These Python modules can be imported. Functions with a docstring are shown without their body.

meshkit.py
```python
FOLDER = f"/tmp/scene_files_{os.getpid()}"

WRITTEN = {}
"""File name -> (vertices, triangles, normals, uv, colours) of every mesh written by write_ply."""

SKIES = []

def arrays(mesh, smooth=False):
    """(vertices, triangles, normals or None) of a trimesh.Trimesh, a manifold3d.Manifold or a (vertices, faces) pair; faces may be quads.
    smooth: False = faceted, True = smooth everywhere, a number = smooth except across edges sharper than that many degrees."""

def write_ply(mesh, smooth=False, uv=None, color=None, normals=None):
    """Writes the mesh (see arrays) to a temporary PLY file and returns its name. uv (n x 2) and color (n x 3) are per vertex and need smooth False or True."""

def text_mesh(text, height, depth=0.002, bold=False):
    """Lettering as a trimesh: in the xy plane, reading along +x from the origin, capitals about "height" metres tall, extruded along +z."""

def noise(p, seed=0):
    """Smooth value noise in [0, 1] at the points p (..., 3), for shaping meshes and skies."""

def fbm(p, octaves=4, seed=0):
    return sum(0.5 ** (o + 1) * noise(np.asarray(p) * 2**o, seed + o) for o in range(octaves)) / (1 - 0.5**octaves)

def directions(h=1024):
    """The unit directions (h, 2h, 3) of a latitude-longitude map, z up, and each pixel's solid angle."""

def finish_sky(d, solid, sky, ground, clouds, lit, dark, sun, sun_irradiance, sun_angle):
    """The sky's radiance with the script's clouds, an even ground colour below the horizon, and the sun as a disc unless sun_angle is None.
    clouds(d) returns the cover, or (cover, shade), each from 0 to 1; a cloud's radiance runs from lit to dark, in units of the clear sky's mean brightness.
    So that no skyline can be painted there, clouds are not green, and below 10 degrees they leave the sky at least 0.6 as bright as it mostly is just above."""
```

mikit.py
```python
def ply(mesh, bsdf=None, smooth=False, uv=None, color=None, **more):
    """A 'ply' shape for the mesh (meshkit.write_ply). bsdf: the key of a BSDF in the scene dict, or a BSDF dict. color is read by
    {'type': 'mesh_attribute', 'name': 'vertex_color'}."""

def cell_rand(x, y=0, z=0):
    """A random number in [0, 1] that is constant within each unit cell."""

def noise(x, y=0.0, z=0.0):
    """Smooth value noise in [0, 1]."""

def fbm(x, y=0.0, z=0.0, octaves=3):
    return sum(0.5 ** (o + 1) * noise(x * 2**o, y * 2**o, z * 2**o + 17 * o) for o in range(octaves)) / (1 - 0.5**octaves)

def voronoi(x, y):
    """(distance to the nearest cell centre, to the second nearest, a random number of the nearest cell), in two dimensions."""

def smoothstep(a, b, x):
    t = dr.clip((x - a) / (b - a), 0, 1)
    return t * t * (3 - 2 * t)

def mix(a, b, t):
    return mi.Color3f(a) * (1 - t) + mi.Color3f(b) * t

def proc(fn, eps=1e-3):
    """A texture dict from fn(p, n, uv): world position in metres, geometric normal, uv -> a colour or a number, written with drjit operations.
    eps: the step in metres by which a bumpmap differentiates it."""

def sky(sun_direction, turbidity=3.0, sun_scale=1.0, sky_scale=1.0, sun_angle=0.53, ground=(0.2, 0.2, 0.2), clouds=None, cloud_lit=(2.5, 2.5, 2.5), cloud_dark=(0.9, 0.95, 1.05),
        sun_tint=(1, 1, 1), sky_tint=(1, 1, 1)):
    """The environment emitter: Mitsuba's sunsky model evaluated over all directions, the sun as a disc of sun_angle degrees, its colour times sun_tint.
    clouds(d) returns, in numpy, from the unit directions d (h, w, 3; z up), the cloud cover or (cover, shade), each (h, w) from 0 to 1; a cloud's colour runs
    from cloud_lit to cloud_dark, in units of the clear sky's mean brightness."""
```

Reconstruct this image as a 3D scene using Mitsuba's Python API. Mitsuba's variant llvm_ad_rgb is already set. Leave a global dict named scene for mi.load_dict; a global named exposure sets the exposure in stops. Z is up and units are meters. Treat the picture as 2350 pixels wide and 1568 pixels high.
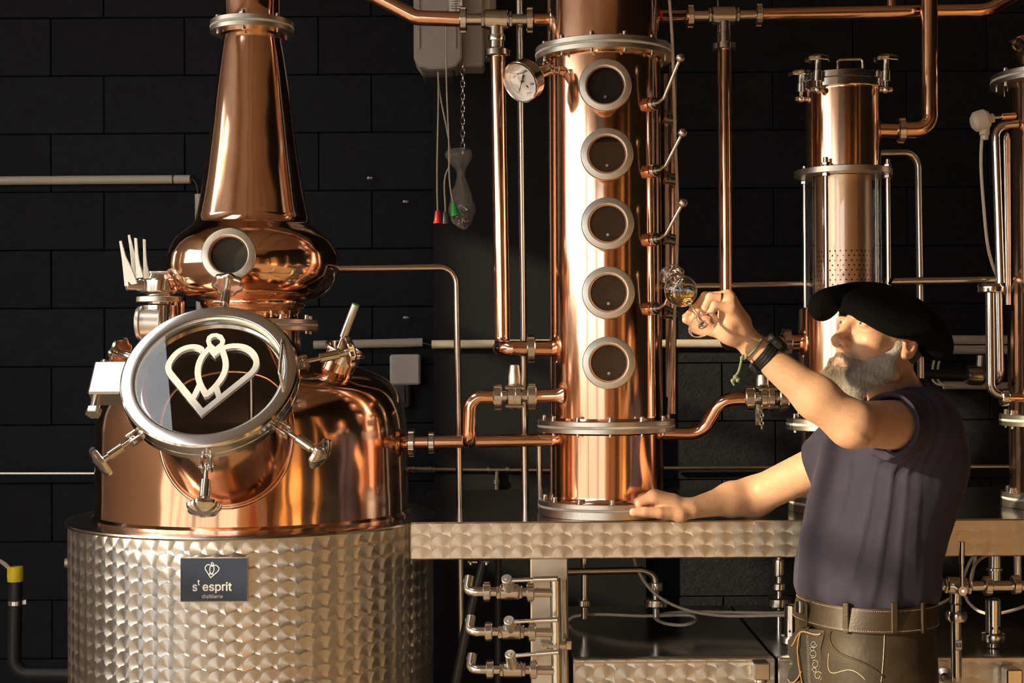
import math, random
import numpy as np, trimesh, mitsuba as mi, drjit as dr
import shapely.geometry as sg
from shapely import affinity
from shapely.ops import unary_union
import mikit, meshkit
from scipy.spatial import cKDTree

# ---------------------------------------------------------------- camera, sky, exposure
W, H, FOC = 2350, 1568, 3294.5                  # frame and focal length in pixels
EYE, PITCH, ROLL = np.array([0, 0, 1.6]), 0.0104, 0.0058
cp, sp, cr_, sr_ = math.cos(PITCH), math.sin(PITCH), math.cos(ROLL), math.sin(ROLL)
CX, CU, CF = np.array([1.0, 0, 0]), np.array([0, -sp, cp]), np.array([0, cp, sp])
UP = sr_ * CX + cr_ * CU
SUN = np.array([-0.875, -0.42, 0.30])
exposure = 2.75
scene, labels = {}, {}
scene['camera'] = {'type': 'perspective', 'fov': 2 * math.degrees(math.atan(W / 2 / FOC)), 'fov_axis': 'x', 'near_clip': 0.05, 'far_clip': 200.0,
    'to_world': mi.ScalarTransform4f().look_at(origin=EYE.tolist(), target=(EYE + CF).tolist(), up=UP.tolist())}
scene['sky'] = mikit.sky(SUN, turbidity=4.0, sun_scale=1.0, sky_scale=2.0, sun_angle=1.2, ground=(0.42, 0.38, 0.32), sun_tint=(1.0, 1.10, 1.24),
    clouds=lambda d: np.full(d.shape[:2], .85), cloud_lit=(3.3, 3.3, 3.3))

# ---------------------------------------------------------------- helpers
rng = np.random.default_rng(7)
def V(*a): return np.array(a, float)
def unit(v): v = np.asarray(v, float); return v / np.linalg.norm(v)
def ray(px, py):
    u, v = px - W / 2, py - H / 2
    a, b = (cr_ * u - sr_ * v) / FOC, -(sr_ * u + cr_ * v) / FOC
    return a * CX + b * CU + CF
def P(px, py, D):                                # the point at distance D in front of the camera's wall that the photograph shows at (px, py)
    d = ray(px, py); return EYE + d * (D / d[1])
def on_plane(px, py, o, n):
    d = ray(px, py); return EYE + d * (np.dot(o - EYE, n) / np.dot(d, n))
def proj(p):
    q = np.asarray(p, float) - EYE
    d = q @ CF; x, y = FOC * (q @ CX) / d, -FOC * (q @ CU) / d
    return W / 2 + x * cr_ + y * sr_, H / 2 - x * sr_ + y * cr_
def frame(ax, ref=None):
    z = unit(ax); r = V(0, 0, 1) if ref is None else np.asarray(ref, float)
    if abs(np.dot(z, unit(r))) > 0.97: r = V(1, 0, 0) if abs(z[0]) < 0.9 else V(0, 1, 0)
    x = unit(np.cross(r, z)); return x, np.cross(z, x), z
def tm(v, f): return trimesh.Trimesh(np.asarray(v, float), np.asarray(f, int), process=False)
def cat(*ms): return trimesh.util.concatenate([m for m in ms if m is not None])
def place(m, o, x, y, z):
    A = np.eye(4); A[:3, 0], A[:3, 1], A[:3, 2], A[:3, 3] = x, y, z, o
    m = m.copy(); m.apply_transform(A); return m
def grid_faces(nu, nv, wrap):
    i, j = np.meshgrid(np.arange(nu - 1), np.arange(nv if wrap else nv - 1), indexing='ij')
    a, b = i * nv + j, i * nv + (j + 1) % nv
    c, d = a + nv, b + nv
    return np.vstack([np.stack([a, b, d], -1).reshape(-1, 3), np.stack([a, d, c], -1).reshape(-1, 3)])
def lathe(prof, n=48, o=(0, 0, 0), ax=(0, 0, 1), mod=None, ref=None, keep=None, snap=None):
    """surface of revolution; prof = [(radius, height)], bottom to top for outward normals"""
    x, y, z = frame(ax, ref); pr = np.array(prof, float); t = np.arange(n) * 2 * np.pi / n
    r = pr[:, 0][:, None] * (np.ones(n)[None] if mod is None else mod(t)[None])
    v = np.asarray(o, float) + (r * np.cos(t))[..., None] * x + (r * np.sin(t))[..., None] * y + pr[:, 1][:, None, None] * z
    f = grid_faces(len(pr), n, True); v = v.reshape(-1, 3)
    a = np.linalg.norm(np.cross(v[f[:, 1]] - v[f[:, 0]], v[f[:, 2]] - v[f[:, 0]]), axis=1)
    f = f[a > 1e-14]
    if snap is not None: v = snap(v)
    if keep is not None: f = f[keep(v[f].mean(1))]
    return tm(v, f)
def cyl(p0, p1, r, n=24, ch=None, r1=None):
    """capped, slightly chamfered cylinder or cone"""
    p0, p1 = np.asarray(p0, float), np.asarray(p1, float); h = np.linalg.norm(p1 - p0); r1 = r if r1 is None else r1
    c = min(0.12 * min(r, r1), 0.2 * h) if ch is None else ch
    return lathe([(0, 0), (r - c, 0), (r, c), (r1, h - c), (r1 - c, h), (0, h)], n, p0, p1 - p0)
def ringm(o, ax, ro, ri, h, n=64, ch=0.001):
    """a flat ring (washer) from o along ax"""
    return lathe([(ri, 0), (ro - ch, 0), (ro, ch), (ro, h - ch), (ro - ch, h), (ri, h), (ri, 0)], n, o, ax)
def smooth_prof(pts, n=80):
    from scipy.interpolate import PchipInterpolator
    p = np.array(pts, float); t = np.r_[0, np.cumsum(np.linalg.norm(np.diff(p, axis=0), axis=1))]
    q = np.linspace(0, t[-1], n); return np.stack([PchipInterpolator(t, p[:, 0])(q), PchipInterpolator(t, p[:, 1])(q)], 1)
def fillet(pts, rb, k=8):
    pts = [np.asarray(p, float) for p in pts]; out = [pts[0]]
    for i in range(1, len(pts) - 1):
        a, b, c = pts[i - 1], pts[i], pts[i + 1]; d0, d1 = unit(a - b), unit(c - b)
        ang = math.acos(np.clip(np.dot(d0, d1), -1, 1))
        if ang > 3.1: out.append(b); continue
        L = min(rb / math.tan(ang / 2), 0.49 * np.linalg.norm(a - b), 0.49 * np.linalg.norm(c - b)); R = L * math.tan(ang / 2)
        m = b + unit(d0 + d1) * R / math.sin(ang / 2); s, e = b + d0 * L - m, b + d1 * L - m
        w = math.acos(np.clip(np.dot(unit(s), unit(e)), -1, 1))
        for t in np.linspace(0, 1, k + 1): out.append(m + (math.sin((1 - t) * w) * s + math.sin(t * w) * e) / math.sin(w))
    out.append(pts[-1]); return np.array(out)
def spline(pts, n=40):
    from scipy.interpolate import CubicSpline
    p = np.array(pts, float); t = np.r_[0, np.cumsum(np.linalg.norm(np.diff(p, axis=0), axis=1) ** 0.7)]
    return CubicSpline(t, p)(np.linspace(0, t[-1], n))
def tube(pts, r, n=16, rb=None, caps=True, k=8):
    p = np.array(pts, float) if rb is None else fillet(pts, rb, k)
    t = np.gradient(p, axis=0) if len(p) > 2 else np.array([p[1] - p[0]] * 2)
    if len(p) > 2: t[0], t[-1] = p[1] - p[0], p[-1] - p[-2]
    t /= np.linalg.norm(t, axis=1, keepdims=True); x = frame(t[0])[0]; X = []
    for d in t: x = unit(x - d * np.dot(x, d)); X.append(x)
    X = np.array(X); Y = np.cross(t, X); a = np.arange(n) * 2 * np.pi / n; r = np.broadcast_to(r, (len(p),))
    v = p[:, None] + r[:, None, None] * (np.cos(a)[None, :, None] * X[:, None] + np.sin(a)[None, :, None] * Y[:, None])
    v = v.reshape(-1, 3); f = grid_faces(len(p), n, True); m = len(v)
    if caps:
        v = np.vstack([v, p[:1], p[-1:]]); i = np.arange(n)
        f = np.vstack([f, np.stack([i * 0 + m, (i + 1) % n, i], 1), np.stack([i * 0 + m + 1, m - n + i, m - n + (i + 1) % n], 1)])
    return tm(v, f)
def box(c, s, ch=0.002, x=(1, 0, 0), y=(0, 1, 0), z=(0, 0, 1)):
    """chamfered box"""
    h = np.asarray(s, float) / 2; c_ = min(ch, 0.45 * h.min()); pts = []
    for sx in (-1, 1):
        for sy in (-1, 1):
            for sz in (-1, 1):
                g = V(sx, sy, sz); q = g * (h - c_)
                for k in range(3): e = q.copy(); e[k] += g[k] * c_; pts.append(e)
    m = trimesh.convex.convex_hull(np.array(pts)); return place(tm(m.vertices, m.faces), c, *map(np.asarray, (x, y, z)))
def plainbox(lo, hi):
    return trimesh.creation.box(bounds=[lo, hi])
def extr(poly, h, o, x, y, z, bevel=0.0):
    ms = []
    for g in getattr(poly, 'geoms', [poly]):
        if g.is_empty: continue
        if bevel:
            lo = trimesh.creation.extrude_polygon(g, h - bevel, engine='earcut'); ms.append(lo)
            a, b = np.array(g.exterior.coords)[:-1], None
            gi = g.buffer(-bevel)
            if not gi.is_empty and gi.geom_type == 'Polygon':
                m = trimesh.creation.extrude_polygon(gi, h, engine='earcut'); ms.append(m)
        else: ms.append(trimesh.creation.extrude_polygon(g, h, engine='earcut'))
    return place(cat(*ms), o, x, y, z)
def sphere(c, r, s=3):
    m = trimesh.creation.icosphere(s, r); m.apply_translation(np.asarray(c, float)); return m
def hexnut(o, ax, r, h, n=6): return lathe([(0, 0), (r * .88, 0), (r, r * .12), (r, h - r * .12), (r * .88, h), (0, h)], n, o, ax)
def union_nut(c, ax, r, w, bore=0.6):
    """slotted round dairy union nut centred at c"""
    x, y, z = frame(ax); k = sg.Point(0, 0).buffer(r, 48)
    for i in range(6):
        a = i * np.pi / 3 + .3; k = k.difference(affinity.rotate(sg.box(r * .90, -r * .17, r * 2, r * .17), a, origin=(0, 0), use_radians=True))
    k2 = sg.Point(0, 0).buffer(r * .88, 40)
    return cat(extr(k, w * .74, c - z * w * .37, x, y, z), lathe([(bore * r, -.5 * w), (r * .80, -.5 * w), (r * .90, -.36 * w), (r * .90, .36 * w), (r * .80, .5 * w), (bore * r, .5 * w)], 40, c, z))
def star_knob(o, ax, r, h):
    """lobed clamp wheel: hollow below, domed above"""
    prof = [(0.30 * r, 0), (0.72 * r, .05 * h), (r * .93, 0), (r, .12 * h), (r * .98, .45 * h), (r * .86, .66 * h), (r * .5, .90 * h), (.2 * r, h), (0, h)]
    return lathe([(0, .1 * h)] + prof, 72, o, ax, mod=lambda t: 1 + 0.07 * np.cos(7 * t))

def key_for(base):
    if base not in USED: USED[base] = 0; return base
    USED[base] += 1; return f'{base}_{USED[base]:03d}'
USED = {}
def thing(name, label, cat_, group=None):
    k = key_for(name); labels[k] = {'label': label, 'category': cat_}
    if group: labels[k]['group'] = group
    return k
def shape(mesh, mat, smooth=30, **kw): return mikit.ply(mesh, mat, smooth=smooth, **kw)
def part(parent, name, mesh, mat, label=None, smooth=30, **kw):
    k = key_for(f'{parent}__{name}'); scene[k] = shape(mesh, mat, smooth, **kw)
    if label: labels[k] = {'label': label}
    return k
def solo(name, mesh, mat, label, cat_, group=None, smooth=30, **kw):
    k = thing(name, label, cat_, group); scene[k] = shape(mesh, mat, smooth, **kw); return k
def struct(name, mesh, mat, smooth=False, **kw):
    scene[name] = shape(mesh, mat, smooth, **kw); labels[name] = {'kind': 'structure'}; USED[name] = 0; return name
def M(name, d): scene[name] = d; return name
def two(d): return {'type': 'twosided', 'b': d}
def metal(col, rough, **kw): return two({'type': 'principled', 'base_color': {'type': 'rgb', 'value': list(col)}, 'metallic': 1.0, 'roughness': rough, 'specular': 0.5, **kw})
def plastic(col, rough=.4, spec=.5, **kw): return two({'type': 'principled', 'base_color': {'type': 'rgb', 'value': list(col)}, 'roughness': rough, 'specular': spec, **kw})
def bump(inner, fn, eps=1e-3, scale=1.0): return {'type': 'bumpmap', 't': mikit.proc(fn, eps), 'scale': scale, 'b': inner}

# ---------------------------------------------------------------- materials
N = mikit.noise
def wob(p, n, uv): return 0.0017 * N(p.x * 9, p.y * 9, p.z * 4.5) + 0.0007 * N(p.x * 26, p.y * 26, p.z * 14)
def cop(rough, col=(.96, .60, .415)): return {'type': 'principled', 'base_color': {'type': 'rgb', 'value': list(col)}, 'metallic': 1.0, 'roughness': rough, 'specular': .5}
M('mat_copper', two(cop(.13)))
M('mat_copper_pot', two(bump(cop(.11), wob, 4e-3)))
M('mat_copper_satin', two(cop(.33, (.93, .62, .42))))
M('mat_steel', metal((.72, .69, .64), .20))
M('mat_steel_polished', metal((.80, .78, .75), .12))
M('mat_steel_brushed', metal((.74, .70, .63), .36))
M('mat_steel_dark', metal((.46, .44, .41), .22))
M('mat_mirror_top', metal((.50, .48, .46), .16))
M('mat_gasket', plastic((.62, .64, .60), .45))
M('mat_glass', {'type': 'thindielectric', 'int_ior': 1.5})
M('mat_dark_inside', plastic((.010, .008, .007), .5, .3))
M('mat_white_metal', plastic((.60, .61, .63), .5))
M('mat_grey_plastic', plastic((.42, .40, .37), .4))
M('mat_box_plastic', plastic((.55, .53, .50), .35))
M('mat_conduit', plastic((.50, .46, .40), .38))
M('mat_cable', plastic((.55, .49, .40), .4))
M('mat_dark_grey', plastic((.06, .062, .068), .35))
M('mat_black', plastic((.008, .008, .009), .38))
M('mat_black_pipe', plastic((.012, .012, .013), .45))
M('mat_red', plastic((.60, .03, .03), .35)); M('mat_green', plastic((.05, .50, .10), .35)); M('mat_yellow', plastic((.85, .62, .02), .4))
M('mat_navy', plastic((.020, .032, .062), .35)); M('mat_white', plastic((.85, .85, .83), .5))
M('mat_ink', plastic((.015, .015, .02), .6)); M('mat_blue_tape', plastic((.03, .22, .60), .4)); M('mat_red_ink', plastic((.6, .06, .05), .6))
M('mat_bag', {'type': 'blendbsdf', 'weight': .22, 'a': {'type': 'thindielectric', 'int_ior': 1.4}, 'b': two({'type': 'principled', 'base_color': {'type': 'rgb', 'value': [.55, .53, .5]}, 'roughness': .25})})

def swirl(su, sv, rad, axes, slope, jit=.10):
    """engine-turned steel: overlapping brushed discs; the height is a cone about the centre of the disc on top"""
    def fn(p, n, uv):
        u, v = axes(p, uv)
        u, v = u / su, v / sv; bu, bv = dr.floor(u), dr.floor(v); best = mi.Float(rad * .6)
        for j in (1, 0, -1):                     # later discs lie over earlier ones
            for i in (-1, 0, 1):
                ci, cj = bu + i, bv + j
                du = (u - (ci + .5 + jit * (mikit.cell_rand(ci, cj, 3) - .5))) * su; dv = (v - (cj + .5 + jit * (mikit.cell_rand(ci, cj, 5) - .5))) * sv
                d = dr.sqrt(du * du + dv * dv + 1e-9)
                best = dr.select(d < rad, d, best)
        return best * slope
    return fn
def swirl_mat(name, su, sv, rad, axes, slope, col, rough, w=.38):
    inner = lambda: {'type': 'principled', 'base_color': {'type': 'rgb', 'value': list(col)}, 'metallic': 1.0, 'roughness': rough, 'specular': .5}
    up, dn = swirl(su, sv, rad, axes, slope), swirl(su, sv, rad, axes, -slope)
    M(name, two({'type': 'blendbsdf', 'weight': w, 'a': bump(inner(), up, 1.5e-4), 'b': bump(inner(), dn, 1.5e-4)}))
swirl_mat('mat_swirl_jacket', .0405, .0335, .0285, lambda p, uv: (uv.x, uv.y), .33, (.76, .73, .68), .30, .25)
swirl_mat('mat_swirl_front', .050, .031, .030, lambda p, uv: (p.x, p.z), .18, (.78, .68, .53), .33)

def blockrough(p, n, uv): return .0011 * N(p.x * 110, p.y * 110, p.z * 110) + .0011 * N(p.x * 230, p.y * 230, p.z * 230) + .0004 * N(p.x * 30, p.y * 30, p.z * 30)
def blockcol(c): return lambda p, n, uv: mi.Color3f(*c) * (.55 + .9 * mikit.fbm(p.x * 45, p.y * 45, p.z * 45, octaves=3))
for i, c in enumerate(((.0075, .0094, .0148), (.0062, .0078, .0125), (.0088, .0108, .0165))):
    M(f'mat_block_{i}', two(bump({'type': 'principled', 'base_color': mikit.proc(blockcol(c)), 'roughness': .75, 'specular': .25}, blockrough, 2e-3)))
M('mat_mortar', plastic((.0062, .0076, .0115), .9, .1))
M('mat_render', plastic((.0055, .0066, .0105), .6, .25))
def woodc(p, n, uv):
    g = mikit.fbm(p.x * 3, p.y * 3, p.z * 28, octaves=3) * .5 + .5 * mikit.cell_rand(dr.floor(p.y * 5 + p.x * 5), 0, 0)
    return mikit.mix((.70, .36, .11), (.88, .54, .20), g)
M('mat_wood', two({'type': 'principled', 'base_color': mikit.proc(woodc), 'roughness': .5}))
M('mat_ceiling', plastic((.30, .235, .18), .6)); M('mat_floor', plastic((.50, .37, .24), .35)); M('mat_plaster', plastic((.75, .70, .62), .8)); M('mat_dark_wall', plastic((.008, .008, .009), .7, .2)); M('mat_brown', plastic((.30, .15, .06), .5))
# ---------------------------------------------------------------- the room
YW, XL, XR, YF, ZC = 5.0, -3.0, 3.2, -5.0, 4.2
struct('floor', plainbox((XL, YF, -.1), (XR, YW + .3, 0)), 'mat_floor')
SKY = (-2.35, -1.47, 1.2, 3.3)                    # roof window above the pot still
beams = [box((x, (YF + YW) / 2, ZC - .06), (.10, YW - YF - .2, .12), .006) for x in (-.9, 0, .9, 1.8, 2.7)]
struct('ceiling', cat(plainbox((XL, YF, ZC), (SKY[0], YW + .3, ZC + .1)), plainbox((SKY[1], YF, ZC), (XR, YW + .3, ZC + .1)), plainbox((SKY[0], YF, ZC), (SKY[1], SKY[2], ZC + .1)), plainbox((SKY[0], SKY[3], ZC), (SKY[1], YW + .3, ZC + .1)), *beams), 'mat_ceiling')
CRS, BLK, Z0 = .203, .467, 2.588
struct('wall_back', plainbox((XL, YW + .012, 0), (XR, YW + .3, ZC)), 'mat_mortar')
PIL = (-.27, .46)
random.seed(3)
for r in range(-11, 3):
    z = Z0 + r * CRS
    for c in range(-6, 7):
        x0 = (-.4856 if r % 2 else -.6707) + c * BLK; x1 = x0 + BLK
        if x1 < -2.1 or x0 > 2.2: continue
        for a, b in ((x0, min(x1, PIL[0])), (max(x0, PIL[1]), x1)):
            if b - a < .06: continue
            d = random.uniform(-.0015, .002); g = .0016
            m = box(((a + b) / 2, YW + .03 + d, z + CRS / 2), (b - a - 2 * g, .06, CRS - 2 * g), .0022)
            part('wall_back', 'block', m, f'mat_block_{random.randrange(3)}', smooth=False)
part('wall_back', 'pillar', box(((PIL[0] + PIL[1]) / 2, YW - .01, ZC / 2), (PIL[1] - PIL[0], .10, ZC), .004), 'mat_render', smooth=False)
# left wall: a tall glazed shopfront towards the sun, then plaster
WINS = ((2.0, 3.60, 1.86, 3.05, 4, 4), (-.10, 2.0, .1, 3.05, 5, 6), (-4.7, -.30, .1, 3.05, 7, 5))
solid = []; ys = [YF] + [y for w in WINS[::-1] for y in w[:2]] + [YW]
for y0, y1 in zip(ys[::2], ys[1::2]):
    if y1 > y0: solid.append(plainbox((XL - .2, y0, 0), (XL, y1, ZC)))
for i, (w0, w1, z0, z1, n, m) in enumerate(WINS):
    solid += [plainbox((XL - .2, w0, 0), (XL, w1, z0)), plainbox((XL - .2, w0, z1), (XL, w1, ZC))]
    bars = [box((XL - .05, y, (z0 + z1) / 2), (.06, .04, z1 - z0), .006) for y in np.linspace(w0, w1, n)] + [box((XL - .05, (w0 + w1) / 2, z), (.045, w1 - w0, .035), .006) for z in np.linspace(z0 + .015, z1 - .015, m)]
    struct(f'window_{i + 1}', cat(*bars), 'mat_dark_grey')
struct('wall_left', cat(*solid), 'mat_plaster')
# the wall behind the camera: wide boards, white panels, dark gaps and a red door, as the polished copper mirrors them
struct('wall_front', cat(plainbox((XL, YF - .2, 0), (-2.9, YF, ZC)), plainbox((-.75, YF - .2, 0), (XR, YF, ZC)), plainbox((-2.9, YF - .2, 3.0), (-.75, YF, ZC))), 'mat_dark_wall')
struct('window_4', cat(*[box((x, YF - .1, 1.5), (.05, .06, 3.0), .006) for x in np.linspace(-2.88, -.77, 5)], *[box((-1.825, YF - .1, z), (2.1, .05, .04), .006) for z in (.05, .8, 1.55, 2.3, 2.97)]), 'mat_dark_grey')
for i, (a, b, m) in enumerate(((-.72, -.5, 'mat_plaster'), (-.47, .50, 'mat_wood'), (.86, 1.30, 'mat_wood'), (1.42, 1.70, 'mat_plaster'), (1.8, 2.3, 'mat_wood'), (2.6, 3.1, 'mat_brown'))):
    part('wall_front', 'board', plainbox((a, YF, 0), (b, YF + .05, 3.4)), m, smooth=False)
struct('door_1', plainbox((.52, YF, 0), (.80, YF + .06, 2.1)), 'mat_red')
struct('wall_right', cat(plainbox((XR, YF, 0), (XR + .2, YW, ZC))), 'mat_dark_wall')
for a, b, m in ((-4.6, -3.2, 'mat_brown'), (-2.9, -2.5, 'mat_wood'), (-1.7, -.5, 'mat_wood'), (.80, .95, 'mat_wood')):
    part('wall_right', 'panel', plainbox((XR - .04, a, 0), (XR, b, 2.9)), m, smooth=False)
# ---------------------------------------------------------------- parts shared by the stills
def bolt(o, ax, r=.0062, head=.011, stem=.02):
    x, y, z = frame(ax); o = np.asarray(o, float)
    return cat(lathe([(0, 0), (r * 1.35, 0), (r * 1.35, .0016), (r * .98, .0016), (r, .003), (r, head), (r * .85, head + .0012), (r * .5, head + .0012), (r * .45, head * .6), (0, head * .6)], 18, o, z), cyl(o - z * stem, o, r * .62, 12))
def flange(parent, o, R, th, nb, a0=0., gap=.0055, ax=(0, 0, 1), gr=.0012, bolts=True, bin_=.017, th2=None):
    """two bolted steel plates with a pale gasket between them; o is the middle of the gasket"""
    o = np.asarray(o, float); x, y, z = frame(ax, (0, 1, 0)); ri = R * .70
    part(parent, 'flange_plate', ringm(o + z * gap / 2, z, R, ri, th, 128), 'mat_steel_brushed')
    t2 = th2 or th; part(parent, 'flange_plate', ringm(o - z * (gap / 2 + t2), z, R, ri, t2, 128), 'mat_steel_brushed')
    part(parent, 'gasket', ringm(o - z * gap / 2, z, R + gr, ri, gap, 128, .0018), 'mat_gasket', 'pale rubber gasket between two flange plates')
    if bolts:
        for i in range(nb):
            a = a0 + i * 2 * np.pi / nb; d = math.cos(a) * x + math.sin(a) * y
            part(parent, 'bolt', bolt(o + d * (R - bin_) + z * (gap / 2 + th), z, stem=.02 if th2 else 2 * th + gap + .008), 'mat_steel')
def sight(parent, o, n, R, ri, neck, inside, screw=True, tint='mat_dark_inside'):
    """round sight glass: copper neck, steel ring, pane and the dark inside with a small screw"""
    o = np.asarray(o, float); x, y, z = frame(n)
    k = part(parent, 'sight_glass', cat(lathe([(ri, -.004), (R * .97, -.004), (R, -.001), (R, .010), (R * .975, .0125), (ri + .004, .0155), (ri, .0145), (ri, -.004)], 72, o, z)), 'mat_steel_brushed', 'round sight glass with a brushed steel ring')
    part(k, 'neck', lathe([(R * .93, -neck), (R * .80, -neck * .55), (R * .80, -.004)], 56, o, z), 'mat_copper')
    part(k, 'retainer', lathe([(ri + .001, .006), (ri - .003, .006), (ri - .004, .001)], 56, o, z), 'mat_copper')
    part(k, 'pane', lathe([(0, .0035), (ri, .0035)][::-1], 56, o, z), 'mat_glass', smooth=False)
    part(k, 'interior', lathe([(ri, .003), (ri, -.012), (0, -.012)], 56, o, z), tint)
    if screw: part(k, 'screw', cat(cyl(o - z * .012 - y * ri * .55, o - z * .006 - y * ri * .55, .0045, 6), cyl(o - z * .012 - y * ri * .55, o - z * .002 - y * ri * .55, .0022, 10)), 'mat_steel')
    return k

# ---------------------------------------------------------------- the pot still
PX, PY = -.679, 3.77
def pz(y, D=PY): return P(582, y, D)[2]
A0 = V(PX, PY, 0)
still = thing('pot_still', 'large copper pot still with an onion-shaped head standing in a round dimpled steel jacket', 'still')
RJ = .468
def jacket_mesh():
    n, zs = 180, [0.0, .3, .6, .9, 1.17, 1.186]; t = np.linspace(0, 2 * np.pi, n + 1); v, uv = [], []
    for z in zs:
        for a in t: v.append((PX + RJ * math.cos(a), PY + RJ * math.sin(a), z)); uv.append((a * RJ, z))
    return tm(v, grid_faces(len(zs), n + 1, False)), np.array(uv)
jm, juv = jacket_mesh()
part(still, 'jacket', jm, 'mat_swirl_jacket', 'round steel jacket with a brushed scale pattern', smooth=True, uv=juv)
part(still, 'jacket_rim', lathe([(RJ - .001, 1.181), (RJ + .006, 1.181), (RJ + .0075, 1.184), (RJ + .0065, 1.1885), (RJ, 1.190), (.395, 1.1905)], 180, A0), 'mat_steel_dark')
# copper boiler with the opening of the manway
C, NM = P(480, 858, 3.22), unit(V(-.010, -.790, .620))
UM, VM, _ = frame(NM); UM, VM = unit(np.cross((0, 0, 1), NM)), None
VM = np.cross(NM, UM); RM, RN = .1994, .156
def rho(p): q = p - C; h = q @ NM; return np.linalg.norm(q - h[:, None] * NM, axis=1), h
def inneck(p, r): q = p - C; h = q @ NM; return (np.linalg.norm(q - h[:, None] * NM, axis=1) < r) & (h < .05) & (h > -.62) & (p[:, 1] < PY)
bp = [(.412, 1.190), (.412, 1.196), (.404, 1.203), (.403, pz(1120)), (.4025, pz(1040)), (.401, pz(985)), (.396, pz(948)), (.386, pz(918)), (.369, pz(891)), (.340, pz(869)), (.300, pz(852)), (.25, pz(836)), (.19, pz(820)), (.125, pz(806)), (.118, pz(795))]
part(still, 'boiler_foot', lathe(bp[:4], 200, A0), 'mat_copper_pot')
part(still, 'boiler', lathe(smooth_prof(bp[2:], 130), 400, A0, keep=lambda p: ~inneck(p, RN + .0015)), 'mat_copper_pot', 'polished copper boiler with a domed shoulder', smooth=True)
inner = [(r - .008, z - .006) for r, z in bp[3:]]
part(still, 'boiler_lining', lathe(smooth_prof(inner, 130), 400, A0, keep=lambda p: ~inneck(p, RN + .002)), 'mat_copper_satin', smooth=40)
part(still, 'wash', lathe([(.394, pz(985)), (0, pz(985))], 64, A0), 'mat_dark_inside')
shaft = P(577, 900, 3.62)
part(still, 'stirrer_shaft', cyl((shaft[0], shaft[1], 1.30), (shaft[0], shaft[1], 1.60), .0075), 'mat_steel')
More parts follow.
